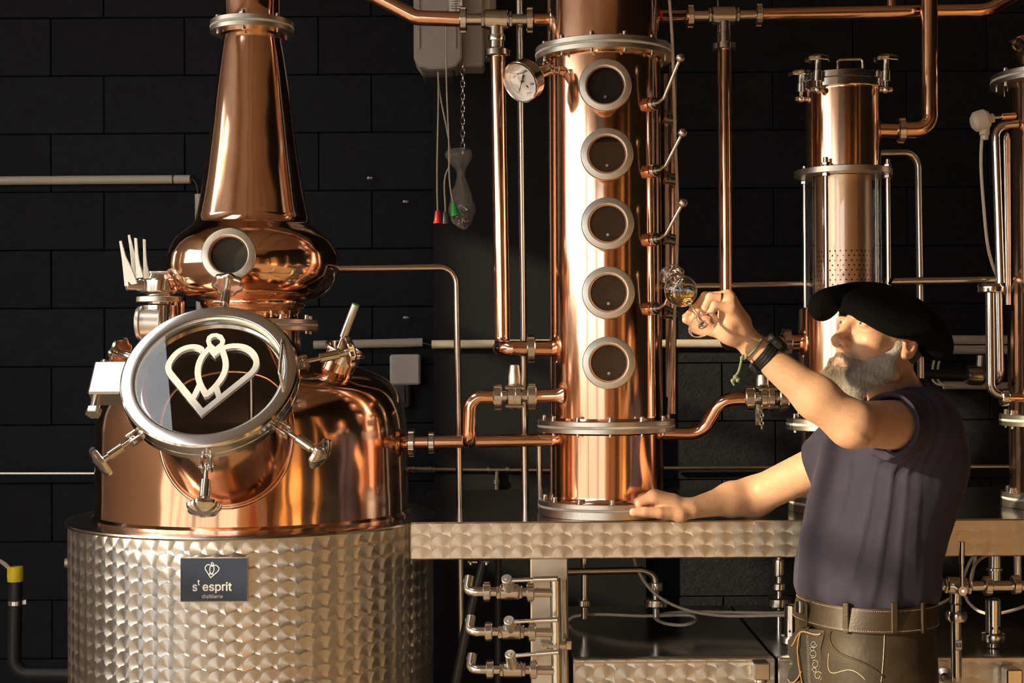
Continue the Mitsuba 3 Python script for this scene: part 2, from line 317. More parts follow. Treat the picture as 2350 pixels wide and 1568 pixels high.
# neck between boiler and onion
zf = pz(748)
part(still, 'lower_neck', lathe(smooth_prof([(.124, pz(806)), (.122, pz(790)), (.122, zf - .012)], 12), 96, A0), 'mat_copper')
flange(still, (PX, PY, zf), .168, .012, 10, .35)
part(still, 'neck', lathe(smooth_prof([(.122, zf + .012), (.119, pz(730)), (.121, pz(716)), (.131, pz(706)), (.134, pz(698)), (.131, pz(690))], 30), 128, A0), 'mat_copper_pot')
onion = [(.128, pz(696)), (.150, pz(690)), (.171, pz(683)), (.190, pz(672)), (.207, pz(656)), (.2195, pz(636)), (.2255, pz(612)), (.2235, pz(590)), (.216, pz(571)), (.204, pz(553)), (.187, pz(538)), (.167, pz(525)), (.1525, pz(514)), (.1465, pz(498))]
cone = [(.1465, pz(498)), (.131, pz(430)), (.114, pz(330)), (.1015, pz(240)), (.0905, pz(165)), (.0815, pz(112)), (.0765, pz(88)), (.0745, pz(74))]
part(still, 'onion_head', lathe(smooth_prof(onion, 110), 300, A0), 'mat_copper_pot', 'bulging copper onion head', smooth=True)
part(still, 'head_collar', lathe(smooth_prof([(.112, pz(688)), (.136, pz(690)), (.1365, pz(698)), (.131, pz(706))][::-1], 16), 128, A0), 'mat_copper')
part(still, 'swan_neck', lathe(smooth_prof(cone, 90), 260, A0), 'mat_copper_pot', 'tall tapering copper neck', smooth=True)
ztop = pz(65)
flange(still, (PX, PY, ztop), .1085, .0125, 6, .45)
part(still, 'neck_lip', lathe([(.0745, ztop - .0145), (.083, ztop - .0145), (.083, ztop - .020), (.0745, ztop - .026)][::-1], 96, A0), 'mat_copper')
part(still, 'upper_neck', lathe(smooth_prof([(.080, ztop + .014), (.0745, ztop + .022), (.0735, ztop + .05), (.0735, ztop + .30), (.0735, ztop + .75)], 40), 128, A0), 'mat_copper_pot')
# sight glass on the onion head
so = P(526, 586, 3.52)
sight(still, so, unit(V(.05, -1, .10)), .0665, .0475, .05, .02, screw=False, tint=M('mat_sight_inside', plastic((.045, .043, .034), .25)))
# manway
man = part(still, 'manway', cat(lathe([(.166, -.012), (.1665, 0), (.170, .0015), (.190, .0015), (.1945, .001), (.1985, -.003), (RM, -.006), (RM, -.026), (RM - .003, -.029), (.168, -.029), (.166, -.012)], 200, C, NM),
    lathe([(RN, -.030), (RM - .002, -.030), (RM - .001, -.032), (RM - .001, -.047), (RM - .003, -.049), (RN, -.049)], 160, C, NM)), 'mat_steel_polished', 'round polished steel manway with a glass pane', smooth=25)
BPr = np.array([(z, r) for r, z in bp[2:]]); BPr = BPr[BPr[:, 0].argsort()]
def neckend(v):
    """slide the vertices that would lie inside the boiler back along the neck, onto the boiler's wall"""
    v = v.copy()
    for _ in range(60):
        inside = (np.hypot(v[:, 0] - PX, v[:, 1] - PY) < np.interp(v[:, 2], BPr[:, 0], BPr[:, 1]) - .005) & ((v - C) @ NM < -.03)
        if not inside.any(): break
        v[inside] += NM * .008
    return v
wb = []
for t in np.linspace(0, 2 * np.pi, 181)[:-1]:
    q = C + (math.cos(t) * UM + math.sin(t) * VM) * (RN + .0015) - NM * .05
    for _ in range(600):
        if math.hypot(q[0] - PX, q[1] - PY) < np.interp(q[2], BPr[:, 0], BPr[:, 1]) + .001: break
        q = q - NM * .001
    wb.append(q)
wb = np.array(wb); wb = sum(np.roll(wb, k, 0) for k in (-2, -1, 0, 1, 2)) / 5
part(man, 'weld', tube(np.vstack([wb, wb[:1]]), .0056, 14, caps=False), 'mat_copper', smooth=True)
part(man, 'copper_neck', lathe(np.array([(RN, h) for h in np.linspace(-.56, -.03, 70)]), 220, C, NM, snap=neckend), 'mat_copper_pot', smooth=40)
part(man, 'pane', lathe([(.1665, -.004), (0, -.004)], 100, C, NM), 'mat_glass', smooth=False)
part(man, 'gasket', lathe([(.1665, -.005), (.1625, -.0055), (.1625, -.014), (.166, -.016)], 100, C, NM), 'mat_gasket')
def onm(cx, cy):                                  # crop of the photograph round the manway -> manway plane coordinates
    q = on_plane(240 + cx / 4.237, 690 + cy / 4.237, C + NM * .006, NM) - C; return (q @ UM, q @ VM)
def em(pts, k=60): return sg.LineString([tuple(p) for p in spline([onm(*p) for p in pts], k)])
w = .0068
lobeL = em([(940, 470), (850, 447), (740, 480), (655, 560), (618, 650), (650, 720), (700, 780)]); lobeR = em([(1170, 455), (1290, 438), (1400, 470), (1470, 560), (1465, 650), (1400, 725), (1330, 780)])
tip = [onm(*p) for p in ((640, 705), (950, 1085), (1405, 722))]
def arc(pts): return [tuple(p) for p in spline([onm(*p) for p in pts], 40)]
alm = arc([(1012, 470), (938, 560), (905, 680), (925, 800), (992, 912)]) + arc([(1138, 470), (1172, 570), (1172, 670), (1112, 790), (992, 912)])[::-1]
def tear(k): return sg.Polygon([onm(1075 + k * (x - 1080), 398 + k * (y - 398)) for x, y in ((1075, 505), (1005, 440), (990, 395), (1003, 350), (1040, 322), (1095, 316), (1150, 335), (1178, 385), (1165, 435))]).buffer(.002).buffer(-.002)
loop = tear(1.0).difference(affinity.translate(tear(.52), .0005, .001))
tl = [sg.LineString([onm(*p) for p in q]) for q in (((925, 815), (868, 935)), ((1080, 830), (1112, 930)), ((1015, 462), (1073, 512), (1135, 460)))]
emb = unary_union([g.buffer(w) for g in (lobeL, lobeR)] + [sg.LineString(tip).buffer(w, join_style=2), sg.LineString(alm).buffer(w, join_style=2, mitre_limit=4)] + [g.buffer(w * .95, join_style=2) for g in tl]).difference(tear(.95)).union(loop)
part(man, 'emblem', extr(emb.simplify(.0002), .009, C + NM * -.003, UM, VM, NM), 'mat_white_metal', 'raised pale heart and bee emblem on the glass', smooth=30)
hp = [on_plane(240 + a / 4.237, 690 + b / 4.237, C + NM * h, NM) for a, b, h in ((1735, 385, .002), (1725, 430, .034), (1700, 700, .036), (1745, 885, .002))]
part(man, 'handle', tube(hp, .0042, 12, .010), 'mat_steel')
def clamp(px, py, r_, tipk, kn=.036):
    """swing bolt with a star wheel, from the manway flange towards the pixel measured on the photograph"""
    q = on_plane(px, py, C - NM * .03, NM); d = unit(q - C); a = C - NM * .034 + d * (RM - .002); L = np.linalg.norm(q - a)
    s = np.cross(d, NM)
    k = part(man, 'clamp', cat(*[box(a + d * .012 + s * t, (.006, .030, .022), .003, s, d, NM) for t in (-.0095, .0095)], cyl(a + d * .016 - s * .017, a + d * .016 + s * .017, .0055, 14)), 'mat_steel_polished', 'steel swing clamp with a star wheel')
    part(k, 'stem', cat(cyl(a + d * .010, a + d * (L - .012), .0052, 16), cyl(a + d * (L * .42), a + d * (L * .78), .0112, 18), cyl(a + d * (L * .74), a + d * (L - .008), .0080, 16), sphere(a + d * .015, .0085, 2)), 'mat_steel')
    part(k, 'star_wheel', star_knob(a + d * (L - .010), d * tipk, kn, .022), 'mat_steel_polished')
for px, py, tk in ((517, 630, 1), (222, 1040, 1), (461, 1148, 1), (733, 1022, 1), (800, 786, 1), (268, 790, 1)): clamp(px, py, 0, tk)
# hinge box at the left of the manway
hb = on_plane(252, 880, C - NM * .035, NM)
k = part(still, 'hinge', cat(box(hb, (.075, .092, .050), .004, UM, VM, NM)), 'mat_steel_dark', 'steel hinge block of the manway')
part(k, 'pin', cat(cyl(hb - VM * .075 - UM * .022, hb + VM * .062 - UM * .022, .011, 18), hexnut(hb - VM * .072 - UM * .022, -VM, .018, .016)), 'mat_steel')
# spout with a steel ferrule at the right of the shoulder
s0, s1 = P(762, 880, 3.62), P(797, 792, 3.60); sx = unit(s1 - s0)
k = part(still, 'spout', lathe([(.060, -.02), (.046, .008), (.041, .02), (.041, .066)], 64, s0, sx), 'mat_copper_pot', 'short copper spout with an open steel ferrule')
part(k, 'ferrule', lathe([(.038, .062), (.0435, .062), (.044, .084), (.0515, .088), (.0525, .092), (.0515, .096), (.047, .097), (.041, .086), (.036, .070), (.010, .066), (0, .066)], 64, s0, sx), 'mat_steel_polished')
r0, r1 = P(779, 800, 3.55), P(816, 699, 3.53); rx = unit(r1 - r0)
k = part(still, 'thermometer_pocket', cat(cyl(r0, r0 + rx * .035, .007), cyl(r0 + rx * .03, r1, .0105, 24, .0006)), 'mat_steel', 'steel rod with a green end cap')
part(k, 'end_cap', cyl(r1, r1 + rx * .0012, .0096, 24), 'mat_green')
# valve head with lever handles at the left
v0 = P(352, 800, 3.70)
def vz(y): return P(352, y, 3.70)[2]
k = part(still, 'valve_head', cat(lathe([(.049, vz(800)), (.049, vz(702))], 48, (v0[0] + .014, v0[1], 0)), lathe([(.030, vz(700)), (.034, vz(676)), (.053, vz(672)), (.055, vz(668)), (.055, vz(645)), (.053, vz(642)), (.034, vz(640)), (.030, vz(628)), (0, vz(628))], 48, (v0[0] + .016, v0[1], 0))), 'mat_steel_polished', 'steel valve head with four lever handles')
part(k, 'clamp_band', ringm((v0[0] + .016, v0[1], vz(694)), (0, 0, 1), .058, .045, .014), 'mat_steel_brushed')
part(k, 'cap', cyl((v0[0] + .02, v0[1], vz(629)), (v0[0] + .02, v0[1], vz(624)), .035, 32), 'mat_gasket')
e0 = P(336, 742, 3.66)
part(k, 'end_disc', cat(lathe([(0, .0), (.040, 0), (.043, .003), (.043, .010), (.036, .012), (.036, .06), (.04, .062)], 48, e0 - V(.022, 0, 0), (1, 0, 0)), sphere(e0, .001, 0)), 'mat_steel_brushed')
for tx, ty, bx, by, dd in ((276, 546, 300, 655, -.02), (300, 553, 318, 640, .03), (312, 547, 322, 638, -.03), (332, 552, 338, 640, .02)):
    a, b = P(bx, by, 3.66 + dd), P(tx, ty, 3.66 + dd); m = (a + b) / 2 + V(-.008, 0, -.01); d = unit(b - a)
    poly = sg.Polygon([(-.014, 0), (.019, 0), (.012, .045), (.005, .075), (.003, .115), (-.003, .115), (-.006, .07)]) if tx < 310 else sg.Polygon([(-.008, 0), (.010, 0), (.004, .035), (.003, .06), (.0045, .100), (-.003, .102), (-.005, .06)])
    X = unit(np.cross(d, (0, -1, 0)));
    part(k, 'lever', extr(poly, .008, a, -X if X[0] < 0 else X, d, np.cross(-X if X[0] < 0 else X, d), .001), 'mat_steel_brushed')
part(k, 'hub', cyl(P(290, 655, 3.64), P(330, 655, 3.66), .0135, 24), 'mat_steel_brushed')
for dx in (.03, .05, .068): part(k, 'pipe', cyl((v0[0] + dx, v0[1] + .03, vz(760)), (v0[0] + dx, v0[1] + .03, vz(690)), .007, 16), 'mat_copper')
# threaded stub on the left of the jacket
t0 = P(166, 1292, 3.77)
part(still, 'plug', lathe([(0, -.002)] + [q for i in range(5) for q in ((.0135, .002 + i * .004), (.0148, .004 + i * .004))] + [(.013, .022), (0, .022)], 24, t0 + V(.004, 0, 0), (-1, 0, 0)), 'mat_steel')
# name plate
np_c = P(492.5, 1330, 3.288); pw, ph = .1545, .101
k = part(still, 'name_plate', box(np_c, (pw, .012, ph), .001), 'mat_steel', 'small rectangular plate with the distillery name')
part(k, 'panel', box(np_c - V(0, .0068, 0), (pw - .003, .002, ph - .003), .0004), 'mat_navy', 'dark navy panel')
def text_at(t, h, o, x=(1, 0, 0), y=(0, 0, 1), depth=.0006, bold=True, center=True, sx=1.0):
    m = meshkit.text_mesh(t, h, depth, bold); m.apply_scale([sx, 1, 1]); b = m.bounds
    if center: m.apply_translation([-(b[0][0] + b[1][0]) / 2, 0, 0])
    x, y = unit(x), unit(y); return place(m, o, x, y, np.cross(x, y))
fr = np_c - V(0, .0081, 0)
lsc = .0062
def lx(px, py): return V((px - 492.5) / 1000., 0, (1330 - py) / 1000.)
letters = [text_at('s', .0185, fr + lx(449, 1354.5), sx=.95), text_at('t', .0125, fr + lx(457.8, 1341.5), sx=.95), text_at('esprit', .0185, fr + lx(500, 1354.5), sx=1.0)]
part(k, 'name', cat(*letters), 'mat_white', 'white lettering', smooth=False)
part(k, 'subtitle', text_at('distillerie', .0082, fr + lx(489, 1371.5), bold=False), 'mat_white', 'small white lettering', smooth=False)
sc = .034 / .213
thin = .0058
e2 = affinity.scale(unary_union([g.buffer(thin) for g in (lobeL, lobeR)] + [sg.LineString(tip).buffer(thin, join_style=2), sg.LineString(alm).buffer(thin, join_style=2)] + [g.buffer(thin) for g in tl]).difference(tear(.9)).union(loop), sc, sc, origin=emb.centroid)
e2 = affinity.rotate(e2, -7, origin=emb.centroid); cxy = emb.centroid
part(k, 'emblem', extr(e2.simplify(.0001), .0006, fr + lx(488, 1307) - V(cxy.x, 0, cxy.y), V(1, 0, 0), V(0, 0, 1), V(0, -1, 0)), 'mat_white', 'small white heart and bee emblem', smooth=False)
# ---------------------------------------------------------------- the tall rectifying column
KX, KY, RK = .2442, 3.743, .1466
def kz(y, D=KY): return P(1390, y, D)[2]
col = thing('rectifying_column', 'tall thick copper column with five round sight glasses in a vertical row', 'column still')
Zt, Zm, Zb = kz(127), kz(976), 1.2135
K0 = V(KX, KY, 0)
part(col, 'base_shell', lathe([(RK + .004, Zb + .016), (RK + .001, Zb + .021), (RK, Zb + .03), (RK, Zm - .02)], 200, K0), 'mat_copper', 'lower copper shell')
part(col, 'shell', lathe([(RK + .004, Zm + .016), (RK, Zm + .022), (RK, Zt - .02), (RK + .004, Zt - .016)], 200, K0), 'mat_copper', 'middle copper shell with the sight glasses')
part(col, 'upper_shell', lathe([(RK + .004, Zt + .016), (RK, Zt + .022), (RK, Zt + .8)], 200, K0), 'mat_copper', 'upper copper shell')
flange(col, (KX, KY, Zt), .1785, .0135, 12, .27); flange(col, (KX, KY, Zm), .1785, .0125, 12, .0); flange(col, (KX, KY, Zb), .1785, .0125, 12, .0, bolts=False, th2=.0203)
for i in range(12):
    a = .02 + i * np.pi / 6; part(col, 'bolt', bolt((KX + .161 * math.cos(a), KY + .161 * math.sin(a), Zb + .0153), (0, 0, 1), stem=.02), 'mat_steel')
for px, py in ((1389, 197), (1393, 355), (1394.5, 514), (1396, 672.5), (1397, 833)):
    o = P(px, py, KY - RK - .034); sight(col, o, unit(V(KX * 0 - .06, -1, 0)), .0655, .0475, .036, .02)
# tap levers on the right
for i, (sx_, sy_, bx, by) in enumerate(((1500, 238, 1561, 133), (1503, 392, 1566, 305), (1503, 549, 1567, 466), (1502, 708, 1560, 624))):
    e = P(sx_, sy_, KY - .115); d = unit(V(.60, -.80, .04)); b = P(bx, by, KY - .17)
    k = part(col, 'tap', lathe([(.024, -.055), (.019, -.04), (.0185, -.006)], 32, e, d), 'mat_copper', 'copper tap stub with a ball-ended lever')
    part(k, 'nut', cat(hexnut(e - d * .006, d, .0175, .012, 12), cyl(e, e + d * .010, .009, 16)), 'mat_steel')
    part(k, 'lever', tube([e + d * .008, e + d * .02, e + d * .03 + unit(b - e) * .012, b], .0048, 12, .01), 'mat_steel')
    part(k, 'ball', sphere(b, .0115, 3), 'mat_steel')
x0, x1 = P(1489, 245, KY - .10), P(1497, 955, KY - .10)
part(col, 'downcomer', tube([x0, x1], .0098, 20), 'mat_copper', 'thin copper pipe up the side of the column')
# level pipe behind the column with steel valves
a, b = P(1545, 150, KY + .10), P(1543, 950, KY + .10)
lev = solo('level_pipe', tube([a, b], .0105, 20), 'mat_copper', 'slim upright copper pipe close behind the right edge of the five-window column', 'pipe')
part(lev, 'strip', box((P(1531, 520, KY + .06) + P(1531, 560, KY + .06)) / 2 * 1.0, (.012, .008, .86), .002), 'mat_steel_polished', 'flat steel strip')
for y in (268, 407, 546, 716):
    part(lev, 'valve', cat(cyl(P(1518, y, KY + .03), P(1549, y + 6, KY + .05), .0155, 24), cyl(P(1520, y, KY + .03), P(1530, y + 2, KY + .036), .0185, 24)), 'mat_steel_dark')
solo('beige_cable', tube(spline([P(1533, -30, KY - .02), P(1541, 60, KY - .05), P(1545, 150, KY - .04), P(1550, 330, KY), P(1555, 470, KY), P(1553, 600, KY), P(1546, 760, KY), P(1538, 890, KY - .01), P(1534, 955, KY + .02)], 60), .0042, 10), 'mat_cable', 'beige cable running down beside the ball-ended tap levers', 'cable')

# ---------------------------------------------------------------- the infusion column with the basket
IX, IY = P(1938, 800, 3.78)[0], 3.78
def iz(y): return P(1938, y, IY)[2]
I0 = V(IX, IY, 0); RI = .0985
inf = thing('infusion_column', 'copper column with a clamped steel lid and a perforated copper basket in a glass tube', 'column still')
part(inf, 'head', lathe([(RI, iz(388)), (RI, iz(214)), (RI + .002, iz(208))], 160, I0), 'mat_copper', 'copper head')
lid = part(inf, 'lid', lathe([(RI, iz(211)), (RI + .010, iz(211)), (RI + .012, iz(209)), (RI + .012, iz(193)), (RI + .010, iz(191)), (RI + .006, iz(190)), (RI + .009, iz(189)), (RI + .009, iz(176)), (RI + .004, iz(174)), (0, iz(173))], 120, I0), 'mat_steel_polished', 'round steel lid with star clamps and a bow handle', smooth=25)
hz = iz(176)
part(lid, 'handle', tube([P(1923, 172, IY - .05), P(1922, 138, IY - .05), P(1979, 136, IY - .05), P(1980, 172, IY - .05)], .0042, 12, .008), 'mat_steel')
for px, py, dd, k_ in ((1876, 126, -.085, 1), (1838, 160, -.005, .85), (2033, 126, -.075, 1), (1998, 158, .09, .8)):
    D = IY + dd; kn = P(px, py + 12, D); bt = P(px, py + 80 * k_, D)
    c = part(lid, 'clamp', cat(cyl(bt, kn, .0052, 14), cyl(bt + (kn - bt) * .28, bt + (kn - bt) * .66, .0108, 18), cyl(bt + (kn - bt) * .6, kn, .008, 16), sphere(bt, .0105, 2), cyl(bt - V(.016, 0, 0), bt + V(.016, 0, 0), .007, 14)), 'mat_steel')
    part(c, 'star_wheel', star_knob(kn - V(0, 0, .004), (0, 0, 1), .031, .020), 'mat_steel_polished')
    
part(inf, 'flange_plate', ringm((IX, IY, iz(406)), (0, 0, 1), .1265, .08, .0165, 120), 'mat_steel_brushed')
rodz = iz(735)
for a in (-2.18, -.47, .9, 2.4):
    d = V(math.cos(a), math.sin(a), 0) * .1165; q = I0 + d
    k = part(inf, 'tie_rod', cat(cyl(q + V(0, 0, rodz), q + V(0, 0, iz(372)), .0062, 16)), 'mat_steel_polished', 'bright steel tie rod')
    part(k, 'nut', cat(hexnut(q + V(0, 0, iz(390)), (0, 0, 1), .011, .008), hexnut(q + V(0, 0, iz(415)), (0, 0, 1), .011, .009)), 'mat_steel')
part(inf, 'glass_tube', lathe([(RI, rodz), (RI, iz(407))], 120, I0), 'mat_glass', 'clear glass tube round the basket')
zt_ = iz(572)
def perfo(p, n, uv):
    a = dr.atan2(p.y - IY, p.x - IX) * (.076 / .0145); z = (p.z - 0) / .0125; rr = dr.floor(z); a = a + .5 * (rr - 2 * dr.floor(rr / 2))
    d = dr.sqrt(dr.square((a - dr.floor(a) - .5) * .0145) + dr.square((z - rr - .5) * .0125))
    return mikit.mix((.95, .66, .44), (.02, .012, .008), dr.select((d < .0022) & (p.z < zt_), 1., 0.))
M('mat_basket', two({'type': 'principled', 'base_color': mikit.proc(perfo), 'metallic': 1.0, 'roughness': .36, 'specular': .5}))
part(inf, 'basket', lathe([(.0735, rodz - .01), (.0735, iz(407))], 120, I0), 'mat_basket', 'copper basket with rows of small holes')
for i in range(6):                                # drilled rows on the upper rim of the perforation that can be told apart
    pass
RB = .1195
part(inf, 'body', lathe([(RB, iz(952)), (RB, iz(712)), (RB - .003, iz(706)), (.09, iz(705))], 160, I0), 'mat_copper', 'wider copper body', smooth=25)
flange(inf, (IX, IY, iz(972)), .1525, .0125, 8, .1)
part(inf, 'base_shell', lathe([(.1135, iz(1150)), (.1135, iz(985))], 140, I0), 'mat_copper')
flange(inf, (IX, IY, 1.2135), .148, .0125, 8, .1, th2=.0203)
# ---------------------------------------------------------------- the column at the right edge
QX, QY = P(2440, 800, 3.85)[0], 3.85
def qz(y): return P(2330, y, QY)[2]
Q0 = V(QX, QY, 0)
cond = thing('condenser_column', 'copper column cut off by the right edge of the picture', 'column still')
part(cond, 'shell', lathe([(.142, qz(950)), (.142, qz(196))], 160, Q0), 'mat_copper')
part(cond, 'neck', lathe(smooth_prof([(.128, qz(168)), (.126, qz(150)), (.128, qz(128)), (.146, qz(106)), (.15, qz(98)), (.14, qz(90)), (.12, qz(84))], 40), 140, Q0), 'mat_copper_pot', 'flared copper neck')
flange(cond, (QX, QY, qz(184)), .180, .012, 12, .2); flange(cond, (QX, QY, qz(964)), .165, .0125, 12, .15)
part(cond, 'base_shell', lathe([(.140, 1.23), (.140, qz(976))], 140, Q0), 'mat_copper')
flange(cond, (QX, QY, 1.2135), .163, .0125, 12, .05, th2=.0203)
# ---------------------------------------------------------------- piping
def nut_at(parent, px, py, D, r, w, ax=(1, 0, 0), mat='mat_steel', label=None):
    return part(parent, 'union_nut', union_nut(P(px, py, D), ax, r, w), mat, label)
def pp(parent, name, pts, r, mat, rb=None, n=24, label=None, k=10):
    return part(parent, name, tube(pts, r, n, rb, k=k), mat, label)
X1 = V(1, 0, 0); Z1 = V(0, 0, 1)
# top left: vapour pipe from the pot still to the column
D = 3.80
v = thing('vapour_pipe', 'copper pipe sloping down from the upper left into a steel tee beside the tall column', 'pipe')
pp(v, 'pipe', [P(700, -92, D), P(955, 41, D), P(1064, 44.5, D)], .0200, 'mat_copper', .05, 28)
pp(v, 'end_pipe', [P(1226, 45, D), P(1265, 45, D)], .0165, 'mat_copper')
pp(v, 'spigot', [P(1064, 45, D), P(1220, 45, D)], .0150, 'mat_steel')
nut_at(v, 1063, 45, D, .0350, .019); nut_at(v, 1216, 45.5, D, .0345, .019)
k = part(v, 'tee', cat(cyl(P(1111, 45, D), P(1166, 45, D), .0262, 36), hexnut(P(1104, 45, D), X1, .0225, .009, 6), hexnut(P(1168, 45, D), X1, .0225, .009, 6), cyl(P(1139.5, 55, D), P(1140.5, 112, D), .0195, 28), lathe([(.0165, 0), (.0225, .002), (.0235, .010), (.0225, .017), (.0165, .019)], 32, P(1140, 96, D), Z1), hexnut(P(1140, 86, D), Z1, .0215, .008)), 'mat_steel', 'steel tee with a downward branch')
d = thing('downpipe', 'upright copper pipe from the steel tee to the elbow left of the tall column', 'pipe')
nut_at(d, 1141.5, 122, D, .0335, .020, Z1)
pp(d, 'pipe', [P(1142, 128, D), P(1152, 700, D), P(1153, 800, D), P(1148, 800, D - .06), P(1165, 800, D - .09), P(1270, 800, D - .08)], .0205, 'mat_copper', .036, 28)
nut_at(d, 1219, 800, D - .08, .0365, .022)
part(d, 'stub', lathe([(.030, .075), (.022, .055), (.0205, .045), (.0205, .0)], 40, P(1229, 800, D - .08), X1), 'mat_copper')
# top right
v2 = thing('vapour_pipe', 'level copper pipe with a steel tee along the top, right of the tall column', 'pipe')
D = 3.86
pp(v2, 'end_pipe', [P(1510, 38, D - .06), P(1578, 37, D)], .0190, 'mat_copper')
pp(v2, 'spigot', [P(1578, 37, D), P(1745, 34, D)], .0145, 'mat_steel')
nut_at(v2, 1584, 37, D, .0320, .019); nut_at(v2, 1741, 34, D, .0320, .019)
part(v2, 'tee', cat(cyl(P(1632, 36, D), P(1688, 35, D), .0250, 36), hexnut(P(1625, 36, D), X1, .021, .009), hexnut(P(1689, 35, D), X1, .021, .009), cyl(P(1661, 45, D), P(1662, 105, D), .0190, 28), hexnut(P(1661.5, 78, D), Z1, .0215, .007)), 'mat_steel', 'steel tee with a downward branch')
pp(v2, 'pipe', [P(1745, 34, D), P(2266, 24, D), P(2345, -22, D), P(2380, -70, D)], .0190, 'mat_copper', .09, 28)
pp(v2, 'riser', [P(2046, 22, D), P(2044, -40, D)], .0125, 'mat_copper')
pp(v2, 'vent_rod', [P(1648, 14, D), P(1647, -30, D)], .003, 'mat_steel')
d2 = thing('downpipe', 'upright copper pipe hanging from the steel tee behind the raised hand', 'pipe')
nut_at(d2, 1662, 107, D, .0310, .020, Z1)
pp(d2, 'pipe', [P(1662, 112, D), P(1666, 700, D), P(1667, 788, D), P(1680, 788, D - .05), P(1855, 786, D - .07)], .0190, 'mat_copper', .04, 28)
nut_at(d2, 1805, 787, D - .07, .0380, .024)
part(d2, 'stub', lathe([(.032, .080), (.024, .06), (.0235, .05), (.0235, .0)], 40, P(1813, 787, D - .07), X1), 'mat_copper')
# swan pipe into the head of the infusion column
D = 3.80
s_ = thing('swan_pipe', 'thick copper pipe bending left into the head of the basket column', 'pipe')
pp(s_, 'pipe', [P(2131, -40, D), P(2135, 296, D), P(2070, 299, D)], .0222, 'mat_copper', .085, 32, k=16)
nut_at(s_, 2067, 299, D, .0350, .021)
pp(s_, 'stub', [P(2062, 299, D), P(2010, 299, D)], .0190, 'mat_copper')
# bottom feed between pot still and column
D = 3.72
f = thing('feed_pipe', 'low level copper pipe from pot still to tall column with a valve branch', 'pipe')
part(f, 'outlet', lathe([(.05, -.04), (.03, -.01), (.019, .012), (.018, .03)], 40, P(912, 1016, D), X1), 'mat_copper')
pp(f, 'pipe', [P(930, 1016, D), P(990, 1015, D), P(1275, 1010, D)], .0165, 'mat_copper')
nut_at(f, 944, 1016, D, .0370, .018); nut_at(f, 990, 1015.5, D, .0285, .017)
D2 = D - .05
pp(f, 'branch', [P(1078, 1014, D - .0), P(1076, 1012, D - .05), P(1078, 912, D2), P(1136, 911, D2)], .0180, 'mat_copper', .055, 28, k=14)
nut_at(f, 1142, 911, D2, .0340, .0235); nut_at(f, 1220.5, 909, D2, .0340, .0235)
pp(f, 'branch', [P(1142, 911, D2), P(1275, 908, D2)], .0160, 'mat_steel')
part(f, 'stub', lathe([(.028, .07), (.0175, .05), (.0170, .0)], 36, P(1230, 909, D2), X1), 'mat_copper')
vb = part(f, 'valve', cat(lathe([(.012, -.020), (.028, -.0195), (.0345, -.016), (.0345, -.003), (.033, -.002), (.033, .002), (.0345, .003), (.0345, .016), (.028, .0195), (.012, .020)], 48, P(1181, 910, D2), X1)), 'mat_steel', 'round steel valve body with a grip on top')
for a in range(4): part(vb, 'bolt', cyl(P(1181, 910, D2) + V(-.024, .033 * math.cos(a * 1.57 + .8), .033 * math.sin(a * 1.57 + .8)), P(1181, 910, D2) + V(.024, .033 * math.cos(a * 1.57 + .8), .033 * math.sin(a * 1.57 + .8)), .0042, 6), 'mat_steel')
part(vb, 'grip', lathe([(.010, 0), (.0165, .004), (.0165, .022), (.0145, .032), (.0125, .050), (.011, .052), (0, .052)], 32, P(1181, 884, D2), Z1), 'mat_steel_brushed')
# right branch
D = 3.74
g = thing('feed_pipe', 'copper pipe rising in an S-bend to a steel valve below the raised forearm', 'pipe')
pp(g, 'pipe', [P(1508, 996, D), P(1610, 995, D), P(1655, 917, D - .03), P(1722, 915, D - .03)], .0165, 'mat_copper', .055, 28, k=14)
D -= .03
nut_at(g, 1719, 914, D, .0335, .0245); nut_at(g, 1797, 913, D, .0335, .0245)
pp(g, 'spigot', [P(1722, 914, D), P(1850, 912, D)], .0150, 'mat_steel')
vb = part(g, 'valve', lathe([(.012, -.020), (.028, -.0195), (.0345, -.016), (.0345, -.003), (.033, -.002), (.033, .002), (.0345, .003), (.0345, .016), (.028, .0195), (.012, .020)], 48, P(1759, 913, D), X1), 'mat_steel', 'round steel valve body with a grip on top')
for a in range(4): part(vb, 'bolt', cyl(P(1759, 913, D) + V(-.024, .033 * math.cos(a * 1.57 + .8), .033 * math.sin(a * 1.57 + .8)), P(1759, 913, D) + V(.024, .033 * math.cos(a * 1.57 + .8), .033 * math.sin(a * 1.57 + .8)), .0042, 6), 'mat_steel')
part(vb, 'grip', lathe([(.010, 0), (.0165, .004), (.0165, .020), (.0135, .032), (0, .034)], 32, P(1750, 889, D + .02), Z1), 'mat_steel_brushed')
part(vb, 'stop', box(P(1738, 952, D + .02), (.011, .006, .055), .001), 'mat_steel_dark')
for i in range(5):
    c = P(1748, 943 + i * 9.5, D - .01); part(vb, 'chain_link', tube([c + V(.0042 * math.cos(t) * (1 if i % 2 else .5), .0042 * math.cos(t) * (.3 if i % 2 else .8), .0066 * math.sin(t)) for t in np.linspace(0, 2 * np.pi, 13)], .0017, 6, caps=False), 'mat_steel')

